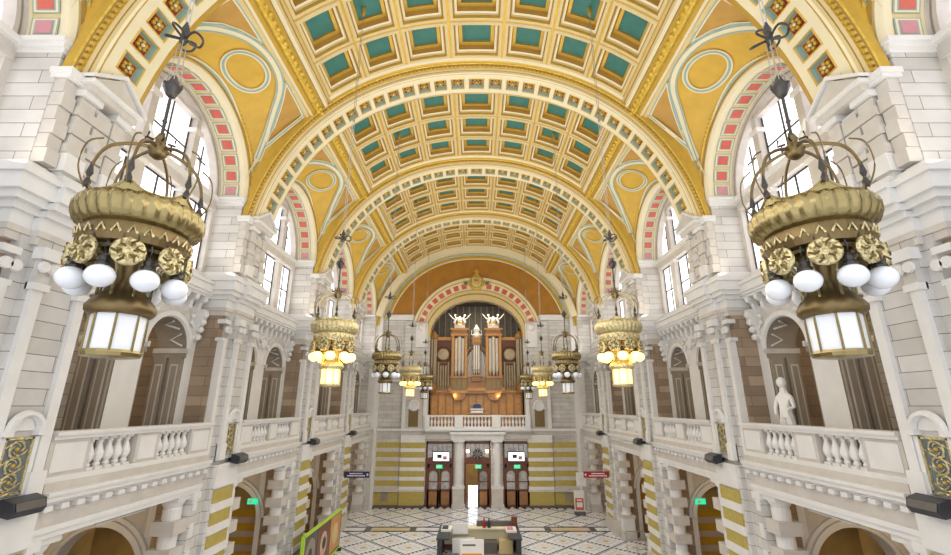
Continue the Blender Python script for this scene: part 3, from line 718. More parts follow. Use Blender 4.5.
for k in range(12):
    a = R(10)+(PI-R(20))*(k+.5)/12; h = .075
    for yo in (YB+.1,): t.add([(4.3*math.cos(a-h), yo, 6.2+3.5*math.sin(a-h)), (4.3*math.cos(a+h), yo, 6.2+3.5*math.sin(a+h)), (4.26*math.cos(a+h), yo+.35, 6.2+3.44*math.sin(a+h)), (4.26*math.cos(a-h), yo+.35, 6.2+3.44*math.sin(a-h))], [(0, 1, 2, 3)], 'stone_dark')
t.build('organ_arch_moulding', wb)
t = MB()                                                            # gilt cartouche at the crown of the organ arch
t.lathe([(.75, -.05), (.72, -.22), (.58, -.26), (.55, -.12)], (0, YB-.1, 11.4), 'gold', 22, axis='y'); t.lathe([(.5, -.1), (.45, -.2), (.1, -.3)], (0, YB-.1, 11.4), 'cream', 16, axis='y')
t.ball((0, YB-.4, 11.4), .25, 'gold', 10, 6); t.prism([(-.3, 12.05), (.3, 12.05), (.12, 12.3), (.1, 12.7), (-.1, 12.7), (-.12, 12.3)], YB-.35, YB-.1, 'y', 'gold'); t.box(-.3, .3, YB-.3, YB-.15, 12.42, 12.54, 'gold')
for sg in (-1, 1): t.box(min(sg*.8, sg*1.25), max(sg*.8, sg*1.25), YB-.3, YB-.1, 11.1, 11.55, 'gold'); t.box(min(sg*.88, sg*1.17), max(sg*.88, sg*1.17), YB-.32, YB-.28, 11.17, 11.48, 'teal')
t.build('gilt_cartouche', wb)
t = MB()                                                            # cornice lines, pilasters, corbels, grilles of the far wall
for sg in (-1, 1):
    def bx(x0, x1, *a): t.box(min(sg*x0, sg*x1), max(sg*x0, sg*x1), *a)
    bx(5.9, 9.4, YB-.25, YB+.05, 8.05, 8.25, 'stone_light'); bx(5.9, 9.4, YB-.15, YB+.05, 7.75, 8.05, 'stone_light'); bx(5.9, 9.4, YB-.2, YB, 7.6, 7.68, 'stone_light')
    bx(4.6, 6.6, YB-.3, YB+.05, 3.2, 7.6, 'stone_block'); bx(6.6, 9.4, YB-.1, YB+.05, -1.8, 3.2, 'stone_block')
    bx(4.4, 9.4, YB-.45, YB, 3.0, 3.25, 'stone_light'); bx(4.4, 9.4, YB-.6, YB, 3.25, 3.4, 'stone_light'); bx(4.4, 9.4, YB-.35, YB, 2.1, 2.3, 'stone_light')
    bx(4.35, 6.6, YB-.25, YB+.05, -2.0, 3.0, 'stone'); bx(4.4, 4.7, YB-.4, YB, -1.9, 2.3, 'stone_light'); bx(6.3, 6.6, YB-.35, YB, -1.9, 3.0, 'stone_light')
    bx(4.5, 5.4, YB-.7, YB-.2, 2.3, 3.1, 'stone_carved'); t.lathe([(.3, -.1), (.32, 0), (.1, .1)], (sg*4.9, YB-.75, 2.9), 'stone_light', 12, axis='y'); t.lathe([(.3, -.1), (.32, 0), (.1, .1)], (sg*4.75, YB-.6, 2.3), 'stone_light', 12, axis='y')
    bx(4.55, 5.6, YB-.5, YB-.2, 5.2, 7.4, 'stone_light'); t.ball((sg*5.05, YB-.55, 7.0), .38, 'stone_light', 10, 6)
    bx(5.15, 6.0, YB-.32, YB-.24, -1.75, -.25, 'brass_dark'); bx(5.02, 6.13, YB-.38, YB-.24, -.25, -.1, 'stone_light'); t.lathe([(.5, .1), (.5, -.1), (.4, -.16), (.38, -.1), (.05, -.1)], (sg*5.57, YB-.26, .05), 'stone_light', 16, axis='y')
    bx(4.45, 9.4, YB-.3, YB, -2.1, -1.9, 'stone_light'); bx(4.45, 9.4, YB-.15, YB, -2.4, -2.1, 'stone')
    # striped panels, pilaster (pale) and recess (darker)
    for i in range(7):
        z = -3.05-i*.76
        if z < -6.5: break
        bx(4.5, 6.55, YB-.29, YB, z-.46, z, 'olive'); bx(4.45, 6.6, YB-.31, YB, z-.76, z-.46, 'stone_light'); bx(6.7, 8.9, YB-.125, YB, z-.44, z, 'olive'); bx(6.65, 9.0, YB-.14, YB, z-.76, z-.44, 'stone')
    bx(4.45, 6.6, YB-.30, YB, -3.05, -2.42, 'stone_light')
    bx(4.5, 6.55, YB-.33, YB, FL+.15, -6.85, 'olive'); bx(6.65, 9.0, YB-.16, YB, FL+.15, -6.85, 'olive'); bx(4.4, 9.2, YB-.36, YB, -6.95, -6.8, 'stone'); bx(4.4, 9.2, YB-.4, YB, FL, FL+.18, 'grey_dark')
    bx(7.5, 8.1, YB-.2, YB-.05, -7.7, -7.0, 'stone_dark')
    bx(8.7, 9.3, YB-.5, YB, FL, 8.0, 'stone_light')
t.build('wall_mouldings', wb)
t = MB()                                                            # door surround: engaged columns between the doors, lintel
for x0, x1 in ((-1.98, -1.08), (1.25, 2.27)):
    c = (x0+x1)/2; t.box(c-.55, c+.55, YB-.75, YB, FL, FL+.25, 'stone'); t.box(c-.48, c+.48, YB-.68, YB, FL+.25, FL+1.5, 'stone'); t.box(c-.52, c+.52, YB-.72, YB, FL+1.5, FL+1.65, 'stone_light')
    t.lathe([(.40, 0), (.42, .08), (.36, .16), (.36, 2.2), (.33, 3.4), (.36, 3.44), (.42, 3.55)], (c, YB-.28, FL+1.65), 'stone_light', 18); t.box(c-.5, c+.5, YB-.72, YB, -2.98, -2.8, 'stone_light')
t.box(-2.2, 2.4, YB-.7, YB, -2.8, -2.35, 'stone_light'); t.box(-4.45, 4.75, YB-.4, YB, -2.75, -2.35, 'stone'); t.box(-4.45, 4.75, YB-.55, YB, -2.2, -2.05, 'stone_light'); t.box(-2.3, 2.5, YB-.9, YB, -2.35, -2.15, 'stone_light'); t.box(-4.5, 4.8, YB-.85, YB, -2.05, -1.88, 'stone_light')
t.box(-4.45, 4.75, YB-.3, YB, -2.35, -2.2, 'stone')
t.build('door_entablature', wb)
t = MB()                                                            # organ chamber
t.box(-4.6, 4.6, YB+.6, 46, -2.2, -1.95, 'wood_dark'); t.box(-5.2, -4.6, YB+.6, 46, -2, 12, 'grey_dark'); t.box(4.6, 5.2, YB+.6, 46, -2, 12, 'grey_dark'); t.box(-5, 5, 46, 46.2, -2, 12, 'grey_dark'); t.box(-5.2, 5.2, YB+.6, 46.2, 10.2, 10.4, 'grey_dark')
for i in range(15): t.box(-4.6+i*.63, -4.5+i*.63, 45.85, 46, 0, 10.2, 'stone_dark')
t.build('organ_chamber', wb)
l = area('organ_lamp', (0, 42.0, 9.2), (math.radians(20), 0, 0), 5, 1, 160, (1, .86, .62))
for sg in (-1, 1):
    lp = bpy.data.lights.new('screen_lamp', 'POINT'); lp.energy = 40; lp.color = (1, .72, .35); lp.shadow_soft_size = .15; o = bpy.data.objects.new('screen_lamp', lp); C.objects.link(o); o.location = (sg*2.0, 42.0, .9)
# vestibule behind the doors
t = MB(); t.box(-5, 5, 45.5, 45.7, FL, -2.2, 'warm_plaster'); t.box(-5, -4.8, 41.6, 45.5, FL, -2.2, 'stone_dark'); t.box(4.8, 5, 41.6, 45.5, FL, -2.2, 'stone_dark'); t.box(-5, 5, 41.6, 45.5, FL-.2, FL, 'stone_dark')
t.build('vestibule_shell', wb)
for x in (-3.2, .1, 3.4):
    lp = bpy.data.lights.new('vestibule_lamp', 'POINT'); lp.energy = 70; lp.color = (1, .9, .75); lp.shadow_soft_size = .2; o = bpy.data.objects.new('vestibule_lamp', lp); C.objects.link(o); o.location = (x, 43.5, -3.4)
# wall closing the hall behind the camera is left open to the added fill light there
# ------------------------------------------------------------ doors
def door(i, xc, hw, mid=False):
    e = empty('door_%d' % i, (xc, YB+.15, FL), kind='structure'); H = 5.2; tr_ = 3.35
    f = MB()
    f.box(-hw, -hw+.16, -.05, .1, 0, H, 'wood_dark'); f.box(hw-.16, hw, -.05, .1, 0, H, 'wood_dark'); f.box(-hw, hw, -.05, .1, H-.22, H, 'wood_dark'); f.box(-hw, hw, -.08, .12, tr_, tr_+.5, 'wood_dark')
    f.prism([(-hw*.8, tr_+.5), (hw*.8, tr_+.5), (0, tr_+.72)], -.1, .05, 'y', 'wood_dark')
    f.build('door_frame', e)
    g = MB(); g.box(-hw+.16, hw-.16, .04, .06, tr_+.5, H-.22, 'glass_reflect')
    for q in range(1, 5): x = -hw+.16+(2*hw-.32)*q/5; g.box(x-.02, x+.02, .0, .07, tr_+.5, H-.22, 'wood_dark')
    g.build('transom_light', e)
    for sg in (-1, 1):
        if mid and sg < 0: continue
        l = MB(); a, b_ = (sg*.02, sg*(hw-.16)); x0, x1 = min(a, b_), max(a, b_)
        l.box(x0, x0+.16, 0, .07, 0, tr_, 'wood_dark'); l.box(x1-.16, x1, 0, .07, 0, tr_, 'wood_dark'); l.box(x0, x1, 0, .07, 0, 1.35, 'wood_dark'); l.box(x0+.16, x1-.16, -.02, .0, .15, 1.15, 'wood')
        l.box(x0, x1, 0, .07, 3.05, tr_, 'wood_dark')
        cx = (x0+x1)/2; r = (x1-x0)/2-.16
        top = [(cx+r*math.cos(PI*k/12), 2.45+r*math.sin(PI*k/12)) for k in range(13)]
        l.grid([[(x, 0, z) for x, z in top], [(x, 0, 3.05) for x, z in top]], 'wood_dark')
        l.grid([[(x, 0, z) for x, z in top], [(x, .07, z) for x, z in top]], 'wood_dark')
        l.box(x0+.16, x1-.16, 0, .05, 1.9, 1.98, 'wood_dark')
        o = l.build('door_leaf', e)
        q = MB(); q.box(x0+.16, x1-.16, .05, .055, 1.35, 3.05, 'glass_reflect'); q.build('leaf_glass', o)
        h = MB(); hx = sg*.1; h.tube([(hx, 0, 1.3), (hx, -.08, 1.3), (hx, -.08, 1.9), (hx, 0, 1.9)], .018, 'steel'); h.build('pull_handle', o)
    if mid:
        q = MB(); q.box(-.78, .02, -.34, -.31, .02, 1.7, 'streak_glow'); q.build('added_glow_panel', e, label='added glowing panel in the open left leaf, throwing the bright streak')  # emissive panel added so that its reflection streaks the floor
    return e
door(1, -3.2, 1.2); door(2, .08, 1.15, True); door(3, 3.48, 1.2)
for xc, wh, lab in ((-3.05, 'left', 'flat screen above the left wooden door'), (3.45, 'right', 'flat screen above the right wooden door')):
    m = MB(); m.box(-.72, .72, -.05, .05, -.38, .38, 'black_plastic'); m.box(-.68, .68, -.06, -.05, -.34, .34, 'screen_glow')
    m.box(-.35, .05, -.064, -.06, -.12, .18, 'black_plastic'); m.box(.15, .5, -.064, -.06, -.25, .05, 'pink'); m.box(-.1, .1, .05, .2, -.1, .1, 'black_plastic')
    m.build('wall_screen', None, (xc, YB-.12, -4.2), label='bright '+lab, category='screen', group='screens over the far doors')
def exit_sign(name, loc, lab, s=1, rz=0):
    m = MB(); m.box(-.24*s, .24*s, -.03, .03, -.12*s, .12*s, 'green_sign'); m.box(-.24*s, .24*s, -.02, .035, .12*s, .15*s, 'white_paint')
    m.box(-.15*s, -.02*s, -.034, -.03, -.08*s, .08*s, 'white_paint')
    m.ball((.06*s, -.035, .05*s), .022*s, 'white_paint', 6, 4); m.tube([(.06*s, -.035, .03*s), (.05*s, -.035, -.02*s), (.0, -.035, -.07*s)], .012*s, 'white_paint', 4); m.tube([(.05*s, -.035, -.02*s), (.12*s, -.035, -.07*s)], .012*s, 'white_paint', 4); m.tube([(.06*s, -.035, .03*s), (.15*s, -.035, .0)], .01*s, 'white_paint', 4)
    o = m.build(name, None, loc, label=lab, category='exit sign'); o.rotation_euler = (0, 0, rz)
    return o
exit_sign('exit_sign', (-3.2, YB-.1, -5.02), 'green exit sign on the left wooden door below the screen', 1.1)
exit_sign('exit_sign', (.15, YB-.1, -5.02), 'green exit sign above the middle doorway', 1.1)
exit_sign('exit_sign', (3.5, YB-.1, -5.02), 'green exit sign on the right wooden door below the screen', 1.1)
fan = MB()                                                           # fanlight ornament in middle transom
fan.lathe([(.42, -.03), (.45, 0), (.40, .04), (.2, .04)], (0, 0, 0), 'iron', 18, (1, .8), 'y'); fan.ball((0, 0, 0), .12, 'steel', 8, 5)
for q in range(8): fan.tube([(.1*math.cos(q*PI/4), -.04, .1*math.sin(q*PI/4)), (.5*math.cos(q*PI/4), -.04, .4*math.sin(q*PI/4))], .03, 'steel', 5)
fan.build('clock_ornament', None, (.1, YB-.05, -4.0), label='round iron ornament in the window over the middle doorway', category='ornament')
for x in (-.75, .9):
    m = MB(); m.ball((0, 0, 0), .14, 'lamp_glow', 10, 6); m.lathe([(.05, .1), (.1, .16), (.03, .2)], (0, 0, 0), 'brass', 8); m.tube([(0, 0, .2), (0, .25, .35)], .02, 'brass')
    m.build('wall_lamp', None, (x, YB-.18, -3.75), label='small bright lamp %s of the round ornament over the middle doorway' % ('left' if x < 0 else 'right'), category='lamp', group='lamps over the middle door')
# ------------------------------------------------------------ balustrades
def baluster_mb(h=.78, r=.118):
    m = MB(); m.box(-r*.85, r*.85, -r*.85, r*.85, 0, .07, 'stone_light')
    m.lathe([(r*.55, .07), (r*.75, .12), (r*.5, .17), (r*.95, .27), (r*1.05, .36), (r*.8, .46), (r*.45, .58), (r*.42, .62), (r*.62, .66), (r*.5, .70)], (0, 0, 0), 'stone_light', 12)
    m.box(-r*.85, r*.85, -r*.85, r*.85, .70, h, 'stone_light'); return m
bal_mesh = baluster_mb().build('baluster_src').data
bpy.data.objects.remove(bpy.data.objects['baluster_src'])
def side_balustrade(sx, y, lab):
    e = empty('balustrade', (sx*9.4, y, -1.6), label=lab, category='balustrade', group='stone balustrades of the side galleries')
    m = MB(); m.box(-.2, .2, -3, 3, 0, .12, 'stone_light'); m.build('plinth', e)
    m = MB(); m.box(-.2, .2, -3, 3, .88, .97, 'stone_light'); m.box(-.26, .26, -3, 3, .97, 1.05, 'stone_light'); m.build('handrail', e)
    for a, b, sgx in ((-3, -1.95, 0), (-.42, .42, 0), (1.95, 3, 0)):
        m = MB(); m.box(-.14, .14, a, b, .12, .88, 'stone')
        m.box(-.16, -.14, a+.1, b-.1, .2, .8, 'stone_light') if sx > 0 else m.box(.14, .16, a+.1, b-.1, .2, .8, 'stone_light')
        m.build('post', e)
    for side in (-1, 1):
        for k in range(5):
            o = bpy.data.objects.new('baluster', bal_mesh); C.objects.link(o); o.parent = e; o.location = (0, side*(.62+k*.29), .11)
ords = ['nearest', 'second', 'third', 'fourth', 'farthest']
for sx in (-1, 1):
    for i in range(5):
        if i == 0: continue
        side_balustrade(sx, BAYS[i], 'pale stone balustrade of the %s gallery, %s bay from the camera' % (SIDE[sx], ['', 'nearest', 'second', 'third', 'farthest'][i]))
e = empty('balustrade', (0, YB-.45, -1.88), label='pale stone balustrade in front of the organ on the far wall', category='balustrade')
m = MB(); m.box(-4.5, 4.7, -.2, .2, 0, .14, 'stone_light'); m.build('plinth', e)
m = MB(); m.box(-4.5, 4.7, -.24, .24, .98, 1.1, 'stone_light'); m.build('handrail', e)
for a, b in ((-4.5, -4.1), (-1.9, -1.2), (1.35, 2.1), (4.25, 4.7)):
    m = MB(); m.box(a, b, -.26, .26, .1, 1.12, 'stone_light'); m.build('post', e)
for a, n_ in ((-3.95, 7), (-1.02, 8), (2.28, 7)):
    for k in range(n_):
        o = bpy.data.objects.new('baluster', bal_mesh); C.objects.link(o); o.parent = e; o.location = (a+k*.30+.02, 0, .13); o.scale = (1, 1, 1.1)
# ------------------------------------------------------------ organ
def organ():
    e = empty('pipe_organ', (0, 42.6, -1.95), label='large wooden pipe organ with white carved crowns in the arched recess', category='organ')
    W, Wd, Wo = 'wood', 'wood_dark', 'wood_orange'
    def B(name, mb, p=e, **kw): return mb.off(0, -42.6, 1.95).build(name, p, **kw)
    m = MB(); m.box(-4.3, 4.3, 42.6, 42.8, -1.95, 2.8, Wo)
    for i in range(13): x = -4.3+i*.7; m.box(x, x+.12, 42.5, 42.6, -1.95, 1.1, W)
    m.box(-4.3, 4.3, 42.45, 42.6, 1.05, 1.25, W); m.box(-2.7, 2.7, 42.1, 42.6, 1.1, 1.35, W); m.box(-2.6, 2.6, 42.0, 42.6, 1.35, 1.6, Wo)
    B('lower_case', m)
    m = MB()                                                       # case between and behind the pipes
    m.box(-2.5, 2.5, 42.9, 43.4, 1.6, 5.2, Wd); m.box(-4.1, -2.4, 42.7, 43.0, 1.2, 6.3, Wd); m.box(2.4, 4.1, 42.7, 43.0, 1.2, 6.3, Wd)
    m.box(-4.15, -2.4, 42.5, 42.9, 6.1, 6.4, Wo); m.box(2.4, 4.15, 42.5, 42.9, 6.1, 6.4, Wo); m.box(-4.15, -2.4, 42.5, 42.9, 1.0, 1.4, Wo); m.box(2.4, 4.15, 42.5, 42.9, 1.0, 1.4, Wo)
    arc_o = [(1.1*math.cos(PI*i/16), 4.4+1.25*math.sin(PI*i/16)) for i in range(17)]; arc_i = [(.95*math.cos(PI*i/16), 4.4+1.08*math.sin(PI*i/16)) for i in range(17)]
    m.grid([[(x, 42.5, z) for x, z in arc_o], [(x, 42.5, z) for x, z in arc_i], [(x, 42.9, z) for x, z in arc_i]], W); m.grid([[(x, 42.5, z) for x, z in arc_o], [(x, 42.95, z) for x, z in arc_o]], W)
    B('upper_case', m)
    def pipe(x, y, z0, h, r, mt='pipe_metal', name='organ_pipe', top='flat'):
        q = MB(); pr = [(r*.25, 0), (r, h*.13), (r, h)] if h > 1 else [(r*.4, 0), (r, h*.15), (r, h)]
        if top == 'point': pr.append((r*.1, h+.25))
        q.lathe(pr, (x, y, z0), mt, 10); q.box(x-r*.55, x+r*.55, y-r-.01, y-r*.5, z0+h*.14, z0+h*.14+.1, 'brass_dark'); B(name, q, smooth=False)
    for sg in (-1, 1):
        x = sg*1.62
        t = empty('main_tower', (0, 0, 0), e)
        q = MB(); q.box(x-.72, x+.72, 41.95, 42.6, 1.35, 2.55, W)
        for k in (-.45, 0, .45): q.box(x+k-.17, x+k+.17, 41.9, 41.96, 1.5, 2.4, 'brass_dark')
        q.box(x-.8, x+.8, 41.85, 42.6, 2.5, 2.68, Wo); q.box(x-.8, x+.8, 41.85, 42.6, 1.15, 1.38, Wo)
        for k in (-.62, .62): q.box(x+k-.12, x+k+.12, 41.98, 42.6, 2.6, 6.5, Wo)
        q.box(x-.5, x+.5, 42.45, 42.6, 2.6, 6.5, Wd)
        q.box(x-.82, x+.82, 41.85, 42.7, 6.45, 6.65, Wo); q.box(x-.72, x+.72, 41.95, 42.7, 6.65, 7.0, W); q.box(x-.88, x+.88, 41.8, 42.7, 7.0, 7.18, Wo)
        q.prism([(x-.72, 1.15), (x+.72, 1.15), (x+.35, .5), (x-.35, .5)], 42.0, 42.6, 'y', W)
        q.off(0, -42.6, 1.95).build('tower_case', t)
        for k in range(3):
            q = MB(); q.lathe([(.05, 0), (.17, .5), (.17, 3.55+(.15 if k == 1 else 0))], (x-.33+k*.33, 42.25-.1*(k == 1), 2.68), 'pipe_metal', 12); q.off(0, -42.6, 1.95).build('organ_pipe', t)
        q = MB()                                                     # carved white crown with outspread figures
        q.box(x-.5, x+.5, 42.0, 42.5, 7.18, 7.4, 'white_paint')
        for k in (-.42, .42): q.tube([(x+k, 42.2, 7.4), (x+k*1.2, 42.15, 7.8), (x+k*.8, 42.2, 8.15), (x+k*1.1, 42.2, 8.4)], [.11, .13, .09, .07], 'white_paint', 7); q.ball((x+k*1.1, 42.2, 8.48), .11, 'white_paint', 8, 5); q.tube([(x+k*1.1, 42.2, 8.05), (x+k*1.7, 42.15, 8.2), (x+k*2.5, 42.1, 8.6)], [.07, .055, .03], 'white_paint', 6)
        q.lathe([(.3, 0), (.34, .1), (.2, .35), (.26, .6), (.1, .95)], (x, 42.25, 7.4), 'white_paint', 10); q.tube([(x-.45, 42.2, 8.3), (x, 42.15, 8.05), (x+.45, 42.2, 8.3)], .06, 'white_paint', 6)
        q.tube([(x-.4, 42.1, 7.5), (x, 42.0, 7.85), (x+.4, 42.1, 7.5)], .06, 'gold', 6)
        q.off(0, -42.6, 1.95).build('carved_crown', t, label='white carved crown with outstretched figures')
    q = MB(); q.box(-.42, .42, 42.0, 42.6, 2.2, 2.7, W); q.box(-.5, .5, 41.9, 42.6, 2.65, 2.8, Wo); q.box(-.45, .45, 41.95, 42.6, 5.6, 5.85, W); q.box(-.38, .38, 42.0, 42.6, 5.85, 6.2, Wo); q.box(-.5, .5, 41.9, 42.6, 6.2, 6.3, Wo); B('centre_tower', q)
    for k in range(3): pipe(-.22+k*.22, 42.25, 2.8, 2.8, .105)
    q = MB(); q.lathe([(.3, 0), (.42, .2), (.25, .5), (.33, .8), (.12, 1.1), (.05, 1.3)], (0, 42.25, 6.3), 'white_paint', 12); [q.tube([(sg*.2, 42.2, 6.5), (sg*.5, 42.2, 6.6), (sg*.45, 42.2, 7.0)], .07, 'white_paint', 6) for sg in (-1, 1)]; B('carved_finial', q, label='white carved finial')
    for sg in (-1, 1):
        for k in range(5): pipe(sg*(.42+k*.115), 42.6, 2.3, 1.2+.75*(1-abs(k-2)/2.2), .052, 'pipe_metal')
        for k in range(4): pipe(sg*(.42+k*.15), 42.75, 3.3, 1.9-.22*k, .06, 'white_paint')
        for k in range(5): pipe(sg*(2.66+k*.24), 42.5, 1.4, 2.3+(.3 if k in (0, 4) else 0), .11, 'pipe_dull')
        q = MB(); q.lathe([(.72, 0), (.74, -.18), (.6, -.24), (.58, -.1)], (sg*3.16, 42.55, 4.75), Wd, 24, axis='y'); q.lathe([(.58, -.1), (.5, -.14), (.05, -.16)], (sg*3.16, 42.55, 4.75), 'pipe_dull', 24, axis='y'); q.box(min(sg*2.6, sg*3.75), max(sg*2.6, sg*3.75), 42.5, 42.6, 3.9, 4.05, W); B('round_panel', q)
        q = MB(); c = (sg*4.12, 42.3, 0)
        q.lathe([(.3, 1.2), (.42, 1.5), (.42, 2.0)], c, W, 14); q.lathe([(.36, 6.15), (.44, 6.3), (.44, 6.5), (.3, 6.7), (.1, 6.95)], c, W, 14); B('corner_turret', q)
        for k in range(4): pipe(sg*4.12+.24*math.cos(PI+k*PI/3), 42.3+.24*math.sin(PI+k*PI/3), 2.0, 4.15, .11, 'pipe_dull')
    return e
organ()
# organ console
e = empty('organ_console', (.05, 41.95, -1.95), label='white organ console behind the balustrade, under the organ pipes', category='console')
m = MB(); m.box(-.8, .8, -.3, .4, 0, 1.25, 'wood'); m.box(-.85, .85, -.35, .45, 1.25, 1.35, 'wood_orange'); m.build('console_case', e)
m = MB(); m.box(-.55, .55, -.42, -.3, 1.35, 1.55, 'white_paint'); m.box(-.6, .6, -.36, .1, 1.62, 1.72, 'white_paint'); m.box(-.5, .5, -.2, .1, 1.35, 1.62, 'black_plastic'); m.build('keyboards', e)
m = MB(); m.tube([(-.6, -.2, 1.72), (-.5, -.2, 2.05), (0, -.25, 2.2), (.5, -.2, 2.05), (.6, -.2, 1.72)], .06, 'steel', 6); m.box(-.35, .35, -.2, -.14, 1.75, 2.1, 'navy'); m.build('music_desk', e)
for sg in (-1, 1):
    m = MB(); m.box(-.25, .25, -.15, .15, 0, .9, 'wood_orange'); m.box(-.28, .28, -.18, .18, .9, .98, 'wood')
    m.build('side_cabinet', None, (.05+sg*1.35, 41.95, -.95-1.0), label='small lit wooden cabinet %s of the organ console' % SIDE[sg], category='cabinet')
# ------------------------------------------------------------ chandeliers
def chandelier(lit):
    """local origin at the bottom centre of the lantern; top of ring about 1.9 above it"""
    gm, lm, bm = ('lit_glass', 'lit_lantern', 'brass_pale') if lit else ('opal_glass', 'opal_glass', 'brass')  # lit version gets paler brass: lamp glow put into the metal's colour
    e = empty('chandelier')
    m = MB(); n = 8
    prof = [(.36, .03), (.36, .56)]
    vs = []
    m.lathe([(.34, .04), (.35, .08), (.36, .60)], (0, 0, 0), lm, n); m.build('lantern_glass', e)
    m = MB(); m.lathe([(.20, -.02), (.37, .0), (.385, .04), (.37, .07)], (0, 0, 0), bm, 16); m.lathe([(.37, .54), (.40, .57), (.42, .62), (.37, .64)], (0, 0, 0), bm, 16)
    for i in range(n):
        a = 2*PI*i/n; m.tube([(.365*math.cos(a), .365*math.sin(a), .02), (.365*math.cos(a), .365*math.sin(a), .6)], .018, bm, 5); m.ball((.385*math.cos(a), .385*math.sin(a), .56), .035, bm, 6, 4)
    m.build('lantern_frame', e)
    m = MB(); m.lathe([(.40, .62), (.45, .66), (.46, .72), (.40, .80), (.28, .90), (.22, 1.05), (.30, 1.25), (.42, 1.42)], (0, 0, 0), 'brass_dark' if not lit else 'brass_pale', 28)
    for i in range(8):
        a = 2*PI*(i+.5)/8; m.tube([(.35*math.cos(a), .35*math.sin(a), .82), (.36*math.cos(a), .36*math.sin(a), 1.15), (.56*math.cos(a), .56*math.sin(a), 1.45)], .022, 'brass_pale', 5)
    m.build('inner_bowl', e, smooth=True)
    # gadrooned ring
    m = MB(); N_ = 144
    pr = [(.66, 1.42), (.74, 1.40), (.82, 1.47), (.87, 1.57), (.87, 1.68), (.80, 1.76), (.70, 1.78), (.64, 1.72)]
    vs = []
    for j, (r, z) in enumerate(pr):
        for i in range(N_):
            a = 2*PI*i/N_; k = .055*abs(math.sin(16*a+j*.28)) if 1 < j < 7 else 0
            vs.append(((r+k-.02)*math.cos(a), (r+k-.02)*math.sin(a), z+.25))
    K = len(pr); m.add(vs, [(j*N_+i, j*N_+(i+1) % N_, ((j+1) % K)*N_+(i+1) % N_, ((j+1) % K)*N_+i) for j in range(K) for i in range(N_)], bm)
    m.build('gadrooned_ring', e, smooth=True)
    m = MB(); m.lathe([(.60, 1.42), (.72, 1.42), (.76, 1.52), (.72, 1.66), (.60, 1.68)], (0, 0, 0), 'brass_pale' if lit else 'brass_dark', 40)
    m.lathe([(.58, 1.43), (.60, 1.40), (.50, 1.38), (.3, 1.5)], (0, 0, 0), bm, 32)
    for i in range(24):
        a = 2*PI*i/24; m.tube([(.765*math.cos(a-.08), .765*math.sin(a-.08), 1.50), (.775*math.cos(a), .775*math.sin(a), 1.59), (.765*math.cos(a+.08), .765*math.sin(a+.08), 1.50)], .016, 'brass_pale', 5)
    m.build('lower_ring', e)
    m = MB(); n2 = 96; A = []; B = []; A2 = []; B2 = []
    for i in range(n2):
        a = 2*PI*i/n2; z = 2.02+.16*(1-abs(math.sin(3*a)))**1.4
        A.append((.72*math.cos(a), .72*math.sin(a), 1.98)); B.append((.76*math.cos(a), .76*math.sin(a), z)); A2.append((.70*math.cos(a), .70*math.sin(a), 1.98)); B2.append((.74*math.cos(a), .74*math.sin(a), z))
    m.grid([A, B, B2, A2], bm, True); m.tube(B, .018, bm, 5, True); m.build('scalloped_rim', e)
    for i in range(6):
        a = 2*PI*i/6; c, s = math.cos(a), math.sin(a)
        m = MB(); m.lathe([(.04, 2.12), (.05, 2.18), (.02, 2.24), (.05, 2.30), (.03, 2.38), (.01, 2.46)], (.78*c, .78*s, 0), 'iron', 8)
        m.build('finial', e)
        m = MB(); m.tube([(r_*c, r_*s, z_) for r_, z_ in resample([(.78, 2.15), (.76, 2.4), (.64, 2.58), (.42, 2.70), (.22, 2.75), (.06, 2.76)], 16)], .024, 'brass_dark' if not lit else 'brass_pale', 6)
        m.tube([(r_*c, r_*s, z_) for r_, z_ in resample([(.80, 2.1), (.93, 2.3), (.9, 2.55), (.72, 2.66)], 12)], .012, 'brass_dark', 5)
        m.build('curved_arm', e)
    m = MB(); m.lathe([(.05, 2.62), (.12, 2.66), (.16, 2.74), (.13, 2.82), (.06, 2.86), (.09, 2.92), (.04, 3.0)], (0, 0, 0), 'brass_dark', 14)
    for i in range(6):
        a = 2*PI*(i+.5)/6; m.tube([(.12*math.cos(a), .12*math.sin(a), 2.86), (.24*math.cos(a), .24*math.sin(a), 2.84), (.22*math.cos(a), .22*math.sin(a), 2.93)], .018, 'iron', 5)
    m.build('hub', e, smooth=True)
    m = MB(); m.tube([(0, 0, 3.0), (0, 0, 3.72)], .022, 'iron', 6); m.ball((0, 0, 3.2), .035, 'iron', 6, 4); m.build('rod', e)
    m = MB(); m.lathe([(.03, 3.58), (.09, 3.62), (.14, 3.72), (.17, 3.76), (.10, 3.82), (.05, 3.92), (.02, 3.96)], (0, 0, 0), 'iron', 12, lobes=6, amp=.15)
    for i in range(4): a = PI/4+i*PI/2; m.ball((.15*math.cos(a), .15*math.sin(a), 3.8), .035, 'iron', 6, 4)
    m.build('rod_cap', e, smooth=True)
    m = MB()
    for i in range(4): a = PI/4+i*PI/2; m.tube([(.10*math.cos(a), .10*math.sin(a), 3.84), (.05*math.cos(a), .05*math.sin(a), 4.62)], .008, 'steel', 4)
    m.build('suspension_wire', e)
    m = MB()
    for i in range(4):
        a = i*PI/2+.4; c, s = math.cos(a), math.sin(a)
        L = [(.04*c, .04*s, 4.60), (.2*c-.1*s, .2*s+.1*c, 4.56), (.3*c, .3*s, 4.62), (.2*c+.1*s, .2*s-.1*c, 4.68)]
        m.tube(resample3(L, 16), .02, 'iron', 5, True)
    m.lathe([(.03, 4.5), (.07, 4.58), (.05, 4.68), (.07, 4.76), (.02, 4.9)], (0, 0, 0), 'iron', 8)
    m.build('scrolled_collar', e)
